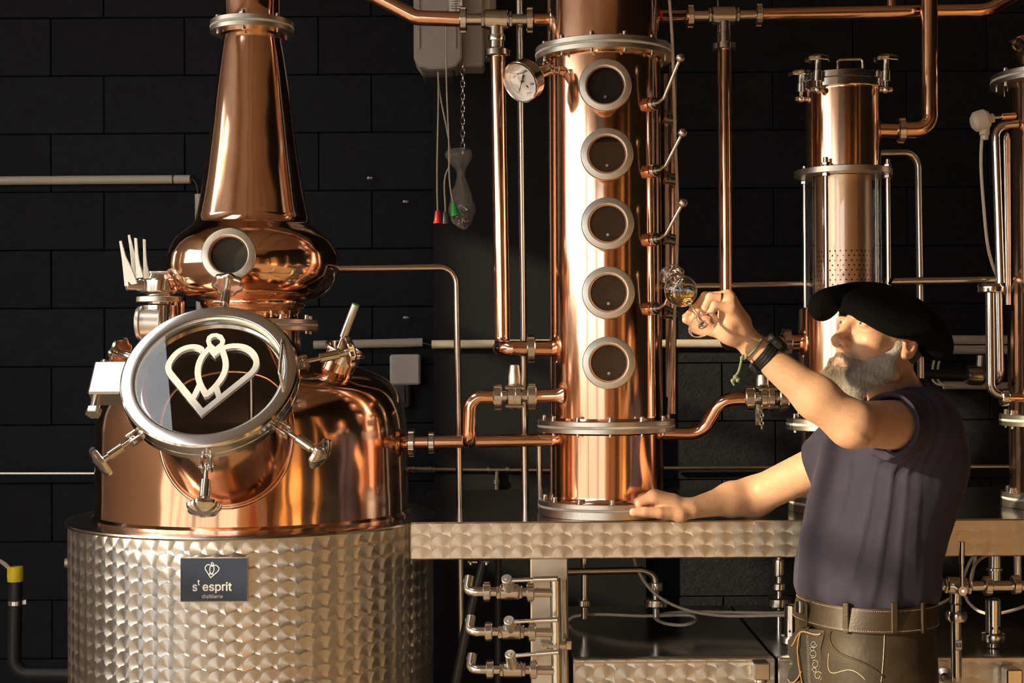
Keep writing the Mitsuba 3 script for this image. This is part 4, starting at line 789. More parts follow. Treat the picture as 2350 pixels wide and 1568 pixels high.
# ---------------------------------------------------------------- the man
def smin(a, b, k): h = np.clip(.5 + .5 * (b - a) / k, 0, 1); return b * (1 - h) + a * h - k * h * (1 - h)
def smax(a, b, k): return -smin(-a, -b, k)
def rcone(p, a, b, r1, r2):
    ba = b - a; L = np.linalg.norm(ba); d = ba / L; q = p - a; h = q @ d; x = np.sqrt(np.maximum((q * q).sum(-1) - h * h, 0))
    s = (r1 - r2) / L; c = math.sqrt(max(1 - s * s, 1e-6)); t = np.clip((h + x * s / c) / L, 0, 1)
    return np.hypot(x, h - t * L) - (r1 + (r2 - r1) * t)
def ell(p, c, r):
    q = p - c; k0 = np.linalg.norm(q / r, axis=-1); k1 = np.linalg.norm(q / (r * r), axis=-1); return k0 * (k0 - 1) / np.maximum(k1, 1e-9)
def nets(f, lo, hi, h, B=16, slack=1.25):
    """sparse surface nets of the implicit function f"""
    lo, hi = np.asarray(lo, float), np.asarray(hi, float); nb = np.ceil((hi - lo) / (B * h)).astype(int); NN = nb * B + 2
    bi = np.stack(np.meshgrid(*[np.arange(n) for n in nb], indexing='ij'), -1).reshape(-1, 3)
    act = bi[np.abs(f(lo + (bi + .5) * B * h)) < .87 * B * h * slack]
    g = np.stack(np.meshgrid(*[np.arange(B + 1)] * 3, indexing='ij'), -1); cid, vs, edges = [], [], []
    key = lambda q: (q[..., 0] * NN[1] + q[..., 1]) * NN[2] + q[..., 2]
    for s in range(0, len(act), 48):
        ij = act[s:s + 48, None, None, None] * B + g; v = f((lo + ij * h).reshape(-1, 3)).reshape(ij.shape[:-1])
        n = len(v); cnt = np.zeros((n, B, B, B)); acc = np.zeros((n, B, B, B, 3)); sg_ = v < 0
        for ax in range(3):
            o1, o2 = [a for a in range(3) if a != ax]
            sl0 = [slice(None)] + [slice(0, B + 1)] * 3; sl1 = list(sl0); sl0[ax + 1] = slice(0, B); sl1[ax + 1] = slice(1, B + 1)
            a, b = v[tuple(sl0)], v[tuple(sl1)]; cr = (a < 0) != (b < 0); t = np.where(cr, a / np.where(cr, a - b, 1), 0)
            pos = np.moveaxis(np.broadcast_to(g[tuple(sl0[1:])], a.shape + (3,)).astype(float).copy(), -1, 0); pos[ax] += t; pos = np.moveaxis(pos, 0, -1)
            for d1 in (0, 1):
                for d2 in (0, 1):
                    q = [slice(None)] * 4; q[o1 + 1] = slice(d1, B + d1); q[o2 + 1] = slice(d2, B + d2); q = tuple(q)
                    cnt += cr[q]; acc += cr[q][..., None] * pos[q]
            q = [slice(None)] + [slice(0, B)] * 3; m = cr[tuple(q)]
            e = np.argwhere(m); nd = act[s + e[:, 0]] * B + e[:, 1:]; edges.append(np.c_[nd, np.full(len(nd), ax), a[tuple(q)][m] < 0])
        m = cnt > 0; e = np.argwhere(m); base = act[s + e[:, 0]] * B
        cid.append(key(base + e[:, 1:])); vs.append(lo + (base + acc[m] / cnt[m][:, None]) * h)
    cid, vs, ed = np.concatenate(cid), np.concatenate(vs), np.concatenate(edges).astype(np.int64); o = np.argsort(cid); cid, vs = cid[o], vs[o]; F = []
    for ax in range(3):
        e = ed[ed[:, 3] == ax]; o1, o2 = (ax + 1) % 3, (ax + 2) % 3; idx, ok = [], np.ones(len(e), bool)
        for d1, d2 in ((0, 0), (1, 0), (1, 1), (0, 1)):
            c = e[:, :3].copy(); c[:, o1] -= d1; c[:, o2] -= d2; k = key(c); i = np.clip(np.searchsorted(cid, k), 0, len(cid) - 1); ok &= cid[i] == k; idx.append(i)
        q = np.stack(idx, 1)[ok]; fl = e[ok, 4] == 0; q[fl] = q[fl][:, ::-1]; q = q[:, ::-1] if False else q
        F += [q[:, [0, 1, 2]], q[:, [0, 2, 3]]]
    f_ = np.vstack(F); m = tm(vs, f_)
    if m.volume < 0: m = tm(vs, f_[:, ::-1])
    return m
def nrm(m):
    n = np.zeros_like(m.vertices); fn = np.cross(m.vertices[m.faces[:, 1]] - m.vertices[m.faces[:, 0]], m.vertices[m.faces[:, 2]] - m.vertices[m.faces[:, 0]])
    for k in range(3): np.add.at(n, m.faces[:, k], fn)
    return n / np.maximum(np.linalg.norm(n, axis=1, keepdims=True), 1e-12)
def hit(f, px, py, d0=2.7, d1=3.7, off=0.):
    """first point of the surface f = 0 on the line of sight through a pixel of the photograph"""
    t = np.linspace(d0, d1, 500); r = ray(px, py); q = EYE + r[None] * (t / r[1])[:, None]; v = f(q) - off; i = np.argmax(v < 0)
    if not (v < 0).any(): i = np.argmin(v)
    elif i: a = v[i - 1] / (v[i - 1] - v[i]); return q[i - 1] * (1 - a) + q[i] * a
    return q[i]
def grad(f, p, e=.002): return unit([(f((p + d)[None])[0] - f((p - d)[None])[0]) for d in np.eye(3) * e])

FB = unit(V(-.94, -.33, 0)); LB = V(-FB[1], FB[0], 0)            # the way the body faces, and its left
FH = unit(V(-.835, -.46, .30)); LH = unit(np.cross((0, 0, 1), FH)); LH = unit(LH + V(0, 0, -.05)); UH = np.cross(FH, LH)
HC = P(2020, 778, 3.21)
def hl(f, l, u): return HC + f * FH + l * LH + u * UH
def tohead(p): q = p - HC; return np.stack([q @ FH, q @ LH, q @ UH], -1)
SN, EN, WN = P(2108, 978, 3.17), P(1947, 972, 2.915), P(1727, 795, 2.93)      # near arm: shoulder, elbow, wrist
SF, EF, WF = P(1945, 1038, 3.44), P(1730, 1141, 3.63), P(1588, 1167, 3.560)   # far arm
def hp_(cx, cy, dd): return P(1500 + cx / 4.9, 580 + cy / 4.9, 2.915 + dd)
# near hand: chains of joints with radii, fingers closed round the stem
NH = {'index': [(800, 512, .030, .0125), (575, 515, .036, .0102), (455, 640, .034, .0090), (372, 722, .026, .0080)],
      'middle': [(835, 500, .010, .0128), (585, 496, .014, .0104), (505, 630, .012, .0092), (452, 735, .012, .0080)],
      'ring': [(860, 535, -.012, .0122), (640, 505, -.010, .0100), (575, 640, -.012, .0088), (560, 745, -.004, .0078)],
      'little': [(870, 625, -.033, .0110), (690, 592, -.036, .0088), (640, 685, -.034, .0078), (692, 765, -.026, .0068)],
      'thumb': [(860, 930, .004, .0165), (650, 868, .018, .0130), (480, 800, .024, .0105), (365, 752, .020, .0088)]}
NH = {k: [(hp_(a, b, c), r) for a, b, c, r in v] for k, v in NH.items()}
FHND = {'index': [(1503, 1143, 3.552, .0135), (1468, 1156, 3.548, .0108), (1472, 1178, 3.556, .0095), (1500, 1182, 3.562, .0085)],
        'middle': [(1499, 1139, 3.574, .0138), (1464, 1152, 3.572, .0108), (1468, 1174, 3.575, .0095), (1496, 1180, 3.578, .0085)],
        'ring': [(1504, 1137, 3.597, .0128), (1472, 1143, 3.597, .0104), (1469, 1150, 3.600, .0092), (1490, 1152, 3.602, .0082)],
        'little': [(1512, 1140, 3.618, .0115), (1482, 1146, 3.619, .0092), (1480, 1151, 3.621, .0082), (1500, 1152, 3.622, .0072)],
        'thumb': [(1562, 1179, 3.548, .0185), (1514, 1177, 3.533, .0145), (1480, 1175, 3.529, .0120), (1454, 1176, 3.530, .0105)]}
FHND = {k: [(P(a, b, c), r) for a, b, c, r in v] for k, v in FHND.items()}
def hand(p, H_, wr, rw):
    d = None
    for k, ch in H_.items():
        f = None
        for (a, ra), (b, rb) in zip(ch[:-1], ch[1:]):
            e = rcone(p, a, b, ra, rb); f = e if f is None else smin(f, e, .004)
        m = rcone(p, wr, ch[0][0], rw * (.72 if k != 'thumb' else .6), ch[0][1] * 1.18)
        f = smin(f, m, .007 if k != 'thumb' else .012)
        d = f if d is None else smin(d, f, .0042)
    for a, b in (('index', 'middle'), ('middle', 'ring'), ('ring', 'little')):
        d = smin(d, rcone(p, (wr + H_[a][0][0]) / 2, (H_[a][0][0] + H_[b][0][0]) / 2, .016, .012), .010)
    pm = (H_['thumb'][0][0] * .5 + H_['little'][0][0] * .2 + wr * .3); return smin(d, rcone(p, pm, (H_['middle'][0][0] + wr) / 2, .020, .017), .014)
def arm_n(p):
    d = rcone(p, SN, EN + unit(SN - EN) * .02, .060, .045); m = EN + (WN - EN) * .33
    f = smin(rcone(p, EN, m, .043, .0435), rcone(p, m, WN, .0425, .0265), .02)
    d = smin(d, f, .03); d = smin(d, rcone(p, EN + V(.012, -.006, -.012), EN + V(.016, -.004, -.004), .034, .030), .02)
    fil = smin(rcone(p, hp_(745, 765, .004), hp_(860, 880, -.008), .0150, .0200), rcone(p, hp_(800, 640, -.012), hp_(850, 800, -.016), .0150, .0180), .01)
    return smin(d, smin(hand(p, NH, WN, .027), fil, .008), .012)
def arm_f(p):
    d = rcone(p, SF, EF, .052, .0465); m = EF + (WF - EF) * .36 + V(0, 0, .004)
    f = smin(rcone(p, EF, m, .0465, .042), rcone(p, m, WF, .042, .0255), .02)
    fil = rcone(p, P(1524, 1166, 3.565), P(1490, 1166, 3.572), .026, .018); fil = smin(fil, rcone(p, P(1530, 1156, 3.60), P(1500, 1150, 3.60), .020, .015), .01)
    return smin(smin(d, f, .03), smin(hand(p, FHND, WF, .0265), fil, .006), .012)
def headf(p):
    q = tohead(p); l = np.abs(q[:, 1]); s = np.stack([q[:, 0], l, q[:, 2]], -1); E = lambda *a: np.array(a, float)
    d = ell(q, E(-.012, 0, .026), E(.100, .078, .086))
    d = smin(d, ell(q, E(.030, 0, -.040), E(.064, .060, .082)), .035)
    d = smin(d, ell(s, E(.060, .043, -.024), E(.026, .024, .024)), .022)          # cheekbones
    d = smin(d, rcone(q, E(.062, 0, -.106), E(.066, 0, -.100), .028, .028), .03)      # chin
    d = smin(d, rcone(s, E(-.012, .056, -.074), E(.055, .024, -.110), .018, .018), .02)  # jaw line
    d = smin(d, rcone(s, E(.091, .008, .027), E(.080, .040, .026), .0105, .0100), .012)    # brow
    d = smax(d, -ell(s, E(.104, .031, .008), E(.0225, .019, .0125)), .010)          # eye sockets
    n = rcone(q, E(.090, 0, .016), E(.118, 0, -.034), .0086, .0112); n = smin(n, ell(q, E(.1205, 0, -.0405), E(.0125, .0135, .0112)), .005)
    n = smin(n, ell(s, E(.107, .0150, -.0435), E(.0135, .0080, .0095)), .005); d = smin(d, n, .008)
    d = smax(d, -ell(s, E(.1155, .0075, -.0530), E(.0075, .0046, .0058)), .003)      # nostrils
    d = smin(d, ell(q, E(.082, 0, -.070), E(.020, .030, .026)), .012)               # mouth mound
    d = smin(d, rcone(s, E(.1022, 0, -.0770), E(.089, .025, -.0800), .0040, .0022), .004); d = smin(d, rcone(s, E(.1016, 0, -.0868), E(.089, .022, -.0818), .0052, .0026), .004)
    d = smax(d, -rcone(s, E(.1070, 0, -.0812), E(.091, .028, -.0815), .0015, .0012), .0025)
    d = smax(d, -rcone(s, E(.102, .023, -.044), E(.082, .040, -.078), .0034, .0024), .006)  # folds beside the nose
    d = smax(d, -rcone(s, E(.100, .020, -.004), E(.086, .044, -.009), .0022, .0014), .004)  # bags under the eyes
    lid = np.linalg.norm(s - E(.0800, .0315, .0085), axis=1) - .0146; cut = np.abs(s[:, 2] - .0085 + .05 * (s[:, 1] - .0315)) - .0021 + np.maximum(0, np.abs(s[:, 1] - .0315) - .004) * .34
    d = smin(d, smax(lid, -np.maximum(cut, -(s[:, 0] - .08)) if False else -(np.maximum(cut, .084 - s[:, 0])), .0015), .003)
    ear = ell(s, E(-.016, .080, -.006), E(.0215, .010, .034)); a = .35
    ear = smax(ear, -ell(s, E(-.010, .0895, -.004), E(.0100, .0090, .0165)), .003); ear = smin(ear, rcone(s, E(-.004, .078, -.030), E(-.006, .082, -.036), .007, .008), .006)
    ear = smin(ear, rcone(s, E(.002, .082, -.010), E(.001, .080, -.002), .0045, .004), .004)
    ear = smin(ear, rcone(s, E(-.020, .086, .010), E(-.022, .087, -.016), .0035, .0035), .004)
    return smin(d, ear, .005)
NB = P(2062, 925, 3.31)
def skin(p):
    out = np.full(len(p), .12)
    def grp(fn, c, r, k):
        nonlocal out
        dist = np.linalg.norm(p - c, axis=1) - r; m = dist < .07
        v = np.maximum(dist, .06)
        if m.any(): v[m] = fn(p[m])
        out = smin(out, v, k)
    grp(headf, HC, .17, .001)
    nk = smin(rcone(p, hl(-.022, 0, -.045), NB, .056, .060), rcone(p, NB, NB - V(0, 0, .10), .062, .09), .03); out = smin(out, nk, .022)
    out = smin(out, smin(rcone(p, NB - V(0, 0, .08), SN, .07, .055), rcone(p, NB - V(0, 0, .08), SF, .07, .05), .03), .03)
    grp(arm_n, (SN + WN) / 2 + V(-.06, -.05, .02), .34, .03); grp(arm_f, (SF + WF) / 2, .32, .03)
    return out
man_ = thing('person', 'bearded man in a black beret and navy polo shirt raising a tasting glass', 'person')
lo = np.array([.26, 2.80, 1.02]); hi = np.array([1.08, 3.72, 1.82])
sk = nets(skin, lo, hi, .0031)
nv_ = nrm(sk)
def skincol(m):
    p = m.vertices; c = np.tile(np.array([.52, .305, .19]), (len(p), 1)); q = tohead(p); l = np.abs(q[:, 1]); nz = meshkit.fbm(p * 55, 3)
    def blend(w, col):
        nonlocal c
        w = np.clip(w, 0, 1)[:, None]; c = c * (1 - w) + np.array(col) * w
    hd = np.linalg.norm(q - [.03, 0, -.02], axis=1) < .2
    g = lambda cx, cy, cz, s: np.exp(-(((q[:, 0] - cx) ** 2 + (l - cy) ** 2 + (q[:, 2] - cz) ** 2) / (s * s)))
    stub = np.clip((-.052 - q[:, 2]) / .012, 0, 1) * (q[:, 0] > .03) * np.clip((.045 - l) / .015, 0, 1) * hd; blend(.65 * stub, (.20, .125, .08)); blend(.55 * g(.118, 0, -.040, .020), (.56, .25, .17)); blend(.45 * g(.075, .05, -.025, .028), (.57, .27, .18)); blend(.5 * g(-.015, .085, -.005, .035), (.55, .24, .16))
    lip = np.exp(-(((l / .021) ** 4) + ((q[:, 2] + .0815) / .0048) ** 4)) * (q[:, 0] > .080); blend(.75 * lip, (.46, .19, .15))
    brow = np.exp(-(((q[:, 2] - .0295 + .10 * (l - .03)) / .0042) ** 2 + ((l - .032) / .020) ** 4)) * (q[:, 0] > .06); blend(.62 * brow, (.10, .06, .04))
    for H_ in (NH, FHND):
        for k, ch in H_.items():
            for (j, r), w in zip(ch, (.15, .30, .30, .35)): blend(w * np.exp(-(np.linalg.norm(p - j, axis=1) / (1.6 * r)) ** 2), (.60, .30, .21))
    fr = np.clip((meshkit.noise(p * 330, 9) - .80) / .1, 0, 1); blend(.30 * fr, (.30, .14, .08)); n2 = meshkit.fbm(p * 120, 3, 5)
    return np.clip(c * (.84 + .20 * nz[:, None] + .14 * n2[:, None]), 0, 1)
def creases(p, n, uv): return .00026 * N(p.x * 420, p.y * 420, p.z * 420) + .00014 * N(p.x * 170, p.y * 170, p.z * 170)
M('mat_skin', two(bump({'type': 'principled', 'base_color': {'type': 'mesh_attribute', 'name': 'vertex_color'}, 'roughness': .48, 'specular': .45, 'sheen': .1}, creases, 8e-4)))
part(man_, 'body', sk, 'mat_skin', smooth=True, color=skincol(sk))
M('mat_nail', plastic((.62, .40, .32), .3))
for ch, up, rr in ((FHND['thumb'], V(.05, -.75, .65), .0095), (NH['index'], V(-.85, -.1, .5), .0078), (FHND['index'], V(-1, -.1, .1), .0078)):
    (a, _), (b, _) = ch[-2], ch[-1]; d = unit(b - a); u_ = unit(up - d * (up @ d)); nm = trimesh.creation.icosphere(2, 1.0); nm.apply_scale([rr * .80, rr * .66, rr * .16])
    part(man_, 'nail', place(nm, b + d * rr * .10 + u_ * rr * .93, d, np.cross(u_, d), u_), 'mat_nail', smooth=True)
# eyes
for s in (1, -1):
    c = hl(.0800, s * .0315, .0085); gz = unit(FH * .93 + V(-.30, .1, .0))
    k = part(man_, 'eye', sphere(c, .0128, 3), M('mat_eye', plastic((.50, .45, .41), .15)) if s == 1 else 'mat_eye', smooth=True)
    part(k, 'iris', lathe([(.0059, .0117), (.0030, .0130), (0, .0133)], 24, c, gz), M('mat_iris', plastic((.10, .12, .13), .12)) if s == 1 else 'mat_iris'); part(k, 'pupil', lathe([(.0024, .01325), (0, .0136)], 16, c, gz), 'mat_ink')
# shirt
LV = [(868, 2048, 2118, .050), (895, 2020, 2132, .062), (922, 1990, 2150, .10), (950, 1948, 2165, .155), (985, 1915, 2182, .185), (1050, 1898, 2195, .195), (1100, 1884, 2193, .19), (1150, 1870, 2181, .185), (1200, 1859, 2166, .18), (1250, 1849, 2152, .178), (1300, 1840, 2144, .176), (1345, 1838, 2142, .174), (1372, 1846, 2132, .166), (1398, 1856, 2118, .158)]
def loft(LV, DT):
    from scipy.interpolate import PchipInterpolator
    rows = []
    for y, L, R, b in LV:
        c = P((L + R) / 2, y, DT); w = (R - L) / 2 / FOC * DT; a = math.sqrt(max(w * w - (b * LB[0]) ** 2, .0004)) / abs(FB[0]); rows.append((c[2], c[0], c[1], a, b))
    r = np.array(rows[::-1]); I = [PchipInterpolator(r[:, 0], r[:, i]) for i in (1, 2, 3, 4)]; z0, z1 = r[0, 0], r[-1, 0]
    def f(p, e=2.3):
        z = np.clip(p[:, 2], z0, z1); cx, cy, a, b = (i(z) for i in I); u = (p[:, 0] - cx) * FB[0] + (p[:, 1] - cy) * FB[1]; v = (p[:, 0] - cx) * LB[0] + (p[:, 1] - cy) * LB[1]
        k = (np.abs(u / a) ** e + np.abs(v / b) ** e) ** (1 / e); d = (k - 1) * np.minimum(a, b)
        return np.maximum(d, np.maximum(z0 - p[:, 2], p[:, 2] - z1))
    return f, I, (z0, z1)
torso, TI, TZR = loft(LV, 3.31)
axn = unit(EN - SN); hemn = SN + axn * .150; axf = unit(EF - SF); hemf = SF + axf * .085
FB3 = V(*FB)
def folds(p):
    """pulls of cloth that fan out from the raised shoulder down to the belt"""
    o = P(2085, 700, 3.15); q = p - o; ang = np.arctan2(q[:, 0] + .25 * q[:, 1], -q[:, 2]); r = -q[:, 2]
    w = np.clip((r - .26) / .08, 0, 1) * np.clip((.80 - r) / .25, .35, 1) * np.clip((.05 - ang) / .12, 0, 1) * np.clip((3.42 - p[:, 1]) / .1, 0, 1)
    ph = ang * 84 + 2.0 * meshkit.noise(p * 4); s = (.5 + .5 * np.sin(ph)) ** 2 * (.25 + .9 * meshkit.noise(p * V(7, 7, 2.5) + 4)); t = .5 + .5 * np.sin(ang * 41 + 2.2)
    near = np.exp(-(np.linalg.norm(p - (SN + hemn) / 2, axis=1) / .11) ** 2); sl = np.sin(((p - SN) @ axn) * 170 + 4 * meshkit.noise(p * 12))
    low = np.clip((1.17 - p[:, 2]) / .12, 0, 1)                     # gathers above the belt
    a2 = np.arctan2((p[:, 0] - .81) * LB[0] + (p[:, 1] - 3.31) * LB[1], (p[:, 0] - .81) * FB[0] + (p[:, 1] - 3.31) * FB[1])
    return .0075 * w * s + .003 * w * t ** 2 + .0022 * near * sl + low * .005 * (.5 + .5 * np.sin(a2 * 15 + 2 * meshkit.noise(p * 5))) ** 2 + .006 * (meshkit.fbm(p * 9, 2) - .5)
def shirtf(p, fold=True):
    d = torso(p)
    sn = rcone(p, SN + V(.0, .02, -.005), hemn + axn * .05, .086, .066); sn = smax(sn, (p - hemn) @ axn, .003)
    sf = rcone(p, SF, hemf + axf * .05, .078, .066); sf = smax(sf, (p - hemf) @ axf, .003)
    d = smin(d, smin(rcone(p, NB - V(.01, 0, .055), SN, .075, .080), rcone(p, NB - V(.01, 0, .055), SF, .072, .072), .03), .04)
    d = smin(smin(d, sn, .035), sf, .035)
    inn = np.minimum(rcone(p, hemn - axn * .035, hemn + axn * .03, .060, .062), rcone(p, hemf - axf * .03, hemf + axf * .03, .058, .060))
    d = smax(d, -inn, .003); d = smax(d, -rcone(p, NB + V(-.012, -.002, .0), HC + V(.03, 0, -.04), .064, .10), .004)
    if fold: d = d - folds(p) * np.clip(1 - np.abs(d) / .05, 0, 1)
    return d
sh = nets(shirtf, [.55, 2.95, .98], [1.12, 3.62, 1.60], .0042)
v = sh.vertices; cl = np.tile(np.array([.034, .032, .052]), (len(v), 1)) * (.85 + .3 * meshkit.fbm(v * 40, 2))[:, None]
def pique(p, n, uv): return .0006 * N(p.x * 700, p.y * 700, p.z * 700)
M('mat_shirt', two({'type': 'principled', 'base_color': {'type': 'mesh_attribute', 'name': 'vertex_color'}, 'roughness': .85, 'specular': .15, 'sheen': .9, 'sheen_tint': .3}))
sk_ = part(man_, 'polo_shirt', sh, 'mat_shirt', 'dark navy polo shirt', smooth=True, color=cl)
M('mat_shirt_plain', two({'type': 'principled', 'base_color': {'type': 'rgb', 'value': [.042, .038, .058]}, 'roughness': .85, 'specular': .15, 'sheen': .8}))
# collar: a stand-up band folded over
cr0 = []
for t in np.linspace(-.2, 1.9 * np.pi, 60):
    a = t; d = math.cos(a) * unit(V(LB[0], LB[1], 0)) + math.sin(a) * -FB3; r = .066
    base = NB + V(-.010, -.002, .008) + d * r + V(0, 0, .020 * (d @ -FB3) - .004); cr0.append((base, d))
rows = []
for b_, d in cr0: rows.append([b_ + V(0, 0, -.004) - d * .002, b_ + V(0, 0, .016) - d * .004, b_ + V(0, 0, .019) + d * .002, b_ + V(0, 0, .012) + d * .009, b_ + V(0, 0, -.012) + d * .020, b_ + V(0, 0, -.026) + d * .030, b_ + V(0, 0, -.027) + d * .026])
part(sk_, 'collar', tm(np.array(rows).reshape(-1, 3), grid_faces(len(rows), 7, False)), 'mat_shirt_plain', smooth=50)
for o, ax, rr in ((hemn, axn, .0672), (hemf, axf, .0665)):
    x, y, z = frame(ax); part(sk_, 'sleeve_hem', tube([o + (math.cos(t) * x + math.sin(t) * y) * rr - z * .002 for t in np.linspace(0, 2 * np.pi, 49)], .0026, 8, caps=False), 'mat_shirt_plain', smooth=True)
# trousers, belt and flap
LT = [(1372, 1852, 2122, .160), (1410, 1842, 2124, .165), (1440, 1842, 2126, .168), (1490, 1836, 2130, .176), (1568, 1834, 2132, .182), (1640, 1840, 2130, .18), (1700, 1850, 2124, .175)]
hips, HI, HZR = loft(LT, 3.30)
KN = [(V(.80, 3.30, .78) + LB * s * .095, V(.79, 3.30, .45) + LB * s * .12, V(.82, 3.30, .10) + LB * s * .13) for s in (1, -1)]
def trous(p):
    d = hips(p)
    for a, b, c in KN: d = smin(d, smin(rcone(p, a, b, .098, .072), rcone(p, b, c, .072, .056), .02), .04)
    return d - .004 * (meshkit.fbm(p * 14, 2) - .5)
tr = nets(trous, [.52, 3.02, .06], [1.10, 3.58, 1.06], .008)
def leather(p, n, uv): g = mikit.fbm(p.x * 18, p.y * 18, p.z * 18, octaves=3); return mikit.mix((.014, .009, .005), (.050, .032, .016), g)
def grain(p, n, uv): return .0003 * N(p.x * 300, p.y * 300, p.z * 300) + .0004 * N(p.x * 50, p.y * 50, p.z * 50)
M('mat_leather', two(bump({'type': 'principled', 'base_color': mikit.proc(leather), 'roughness': .55, 'specular': .4}, grain, 1e-3)))
M('mat_belt', two(bump({'type': 'principled', 'base_color': {'type': 'rgb', 'value': [.034, .021, .010]}, 'roughness': .48, 'specular': .45}, grain, 1e-3)))
M('mat_piping', plastic((.55, .30, .09), .6)); M('mat_thread', plastic((.55, .50, .38), .7))
tk = part(man_, 'trousers', tr, 'mat_leather', 'dark brown leather trousers', smooth=True)
zb0, zb1 = P(1980, 1441, 3.2)[2], P(1980, 1386, 3.2)[2]
def ringpts(I, z, off, n=160, e=2.3):
    t = np.linspace(0, 2 * np.pi, n, endpoint=False); a, b = float(I[2](z)) + off, float(I[3](z)) + off
    c, s = np.cos(t), np.sin(t); k = 1 / (np.abs(c) ** e + np.abs(s) ** e) ** (1 / e)
    return np.stack([float(I[0](z)) + a * k * c * FB[0] + b * k * s * LB[0], float(I[1](z)) + a * k * c * FB[1] + b * k * s * LB[1], np.full(n, z)], 1)
rows = [ringpts(HI, z, o) for z, o in ((zb0, .002), (zb0, .0085), (zb0 + .002, .0098), (zb1 - .002, .0098), (zb1, .0085), (zb1, .002))]
bk = part(man_, 'belt', tm(np.vstack(rows), grid_faces(6, 160, True)), 'mat_belt', 'brown leather belt', smooth=35)
def dashes(I, z, off, r):
    q = ringpts(I, z, off, 420); return cat(*[tube([q[i], q[i + 1]], r, 5) for i in range(0, 418, 2) if q[i][1] < 3.36])
part(bk, 'stitching', cat(dashes(HI, zb0 + .005, .0102, .0005), dashes(HI, zb1 - .005, .0102, .0005)), 'mat_thread', 'pale stitching', smooth=False)
def beltf(p): return hips(p) - .010
for px, w_ in ((1852, .010), (1942, .014), (2052, .014), (2118, .010)):
    c = hit(beltf, px, 1412); n = unit(grad(beltf, c) * V(1, 1, 0)); part(bk, 'belt_loop', cat(box(c + n * .001 + V(0, 0, -.006), (w_, .007, zb1 - zb0 + .014), .002, unit(np.cross(V(0, 0, 1), n)), n, V(0, 0, 1))), 'mat_belt', smooth=30)
c = hit(beltf, 1848, 1392); n = unit(grad(beltf, c) * V(1, 1, 0)); part(bk, 'buckle', box(c + n * .008 + FB3 * .006, (.02, .012, .03), .003, unit(np.cross(V(0, 0, 1), n)), n, V(0, 0, 1)), 'mat_steel_dark')
def seam(pts, r, mat, name, f=trous, off=.001, n=40):
    q = np.array([hit(f, x, y, off=off) for x, y in spline([V(*p) for p in pts], n)]); return part(tk, name, tube(q, r, 6), mat, smooth=True)
seam([(1908, 1448), (1906, 1475), (1925, 1498), (1965, 1515), (2005, 1535), (2028, 1555)], .0022, 'mat_belt', 'pocket_edge')
seam([(2030, 1446), (2028, 1500), (2022, 1566)], .0009, 'mat_thread', 'side_seam')
seam([(1902, 1500), (1915, 1545), (1945, 1538), (1968, 1545), (1985, 1560)], .0007, 'mat_thread', 'pocket_seam')
# embroidered front flap
fo = hit(trous, 1850, 1500, off=.014); fn = unit(V(-.62, -.78, .02)); fx = unit(np.cross((0, 0, 1), fn)); fy = np.cross(fn, fx)
def fp(px, py, h=0.): q = on_plane(px, py, fo, fn); return q + fn * h
def f2(px, py): q = on_plane(px, py, fo, fn) - fo; return (q @ fx, q @ fy)
def plate(pts, h, off, name, mat): return part(tk, name, extr(sg.Polygon([f2(*p) for p in pts]).buffer(.0015), h, fo + fn * off, fx, fy, fn, .001), mat, smooth=30)
plate([(1822, 1455), (1840, 1443), (1893, 1448), (1884, 1490), (1888, 1530), (1912, 1575), (1850, 1640), (1842, 1580), (1838, 1540), (1832, 1500)], .020, -.016, 'front_flap', 'mat_leather')
plate([(1838, 1458), (1858, 1440), (1812, 1470), (1812, 1500), (1824, 1520), (1838, 1480)], .020, -.013, 'flap_corner', 'mat_leather')
plate([(1836, 1500), (1842, 1545), (1830, 1562), (1816, 1568), (1811, 1552), (1820, 1528)], .020, -.013, 'flap_corner', 'mat_leather')
for pts in ([(1887, 1454), (1860, 1452), (1841, 1450), (1830, 1464), (1820, 1482)], [(1840, 1452), (1834, 1485), (1836, 1520), (1843, 1560), (1850, 1600)], [(1812, 1558), (1822, 1566), (1834, 1556), (1842, 1540)]):
    part(tk, 'piping', tube([fp(x, y, .0075) for x, y in spline([V(*p) for p in pts], 24)], .0017, 8), 'mat_piping', smooth=True)
zig = []
for i in range(46): y = 1458 + i * 2.5; zig.append(fp(1856 + .04 * (y - 1458) + (3.2 if i % 2 else -3.2), y, .0058))
part(tk, 'embroidery', tube(zig, .0006, 5), 'mat_thread', 'pale embroidered zigzag', smooth=False)
def curl(cx, cy, r, a0, turns, sgn):
    return [fp(cx + r * (1 - .55 * s) * math.cos(a0 + sgn * turns * 2 * np.pi * s), cy + r * (1 - .55 * s) * 1.1 * math.sin(a0 + sgn * turns * 2 * np.pi * s), .0058) for s in np.linspace(0, 1, 22)]
emm = []
for cx, cy, r, a, t, s in ((1870, 1478, 8, 0, 1.1, 1), (1868, 1500, 9, 2, 1.2, -1), (1873, 1524, 9, 4, 1.1, 1), (1880, 1550, 10, 1, 1.2, -1), (1872, 1538, 6, 3, 1, 1), (1866, 1488, 6, 5, 1, 1), (1826, 1478, 5, 1, 1, 1), (1822, 1492, 5, 3, 1, -1), (1828, 1530, 6, 2, 1.2, 1), (1822, 1548, 6, 4, 1.1, -1), (1834, 1540, 4, 0, 1, 1)): emm.append(tube(curl(cx, cy, r, a, t, s), .00065, 5))
part(tk, 'embroidery', cat(*emm), 'mat_thread', 'pale embroidered scrolls', smooth=False)
for s, (a, b, c) in zip((0, 1), KN):
    part(man_, 'shoe', lathe(smooth_prof([(.001, -.10), (.040, -.09), (.046, -.03), (.048, .06), (.050, .13), (.036, .17), (.001, .185)], 24), 28, c + V(0, 0, -.045) + FB3 * 0, FB3), 'mat_black', smooth=True)
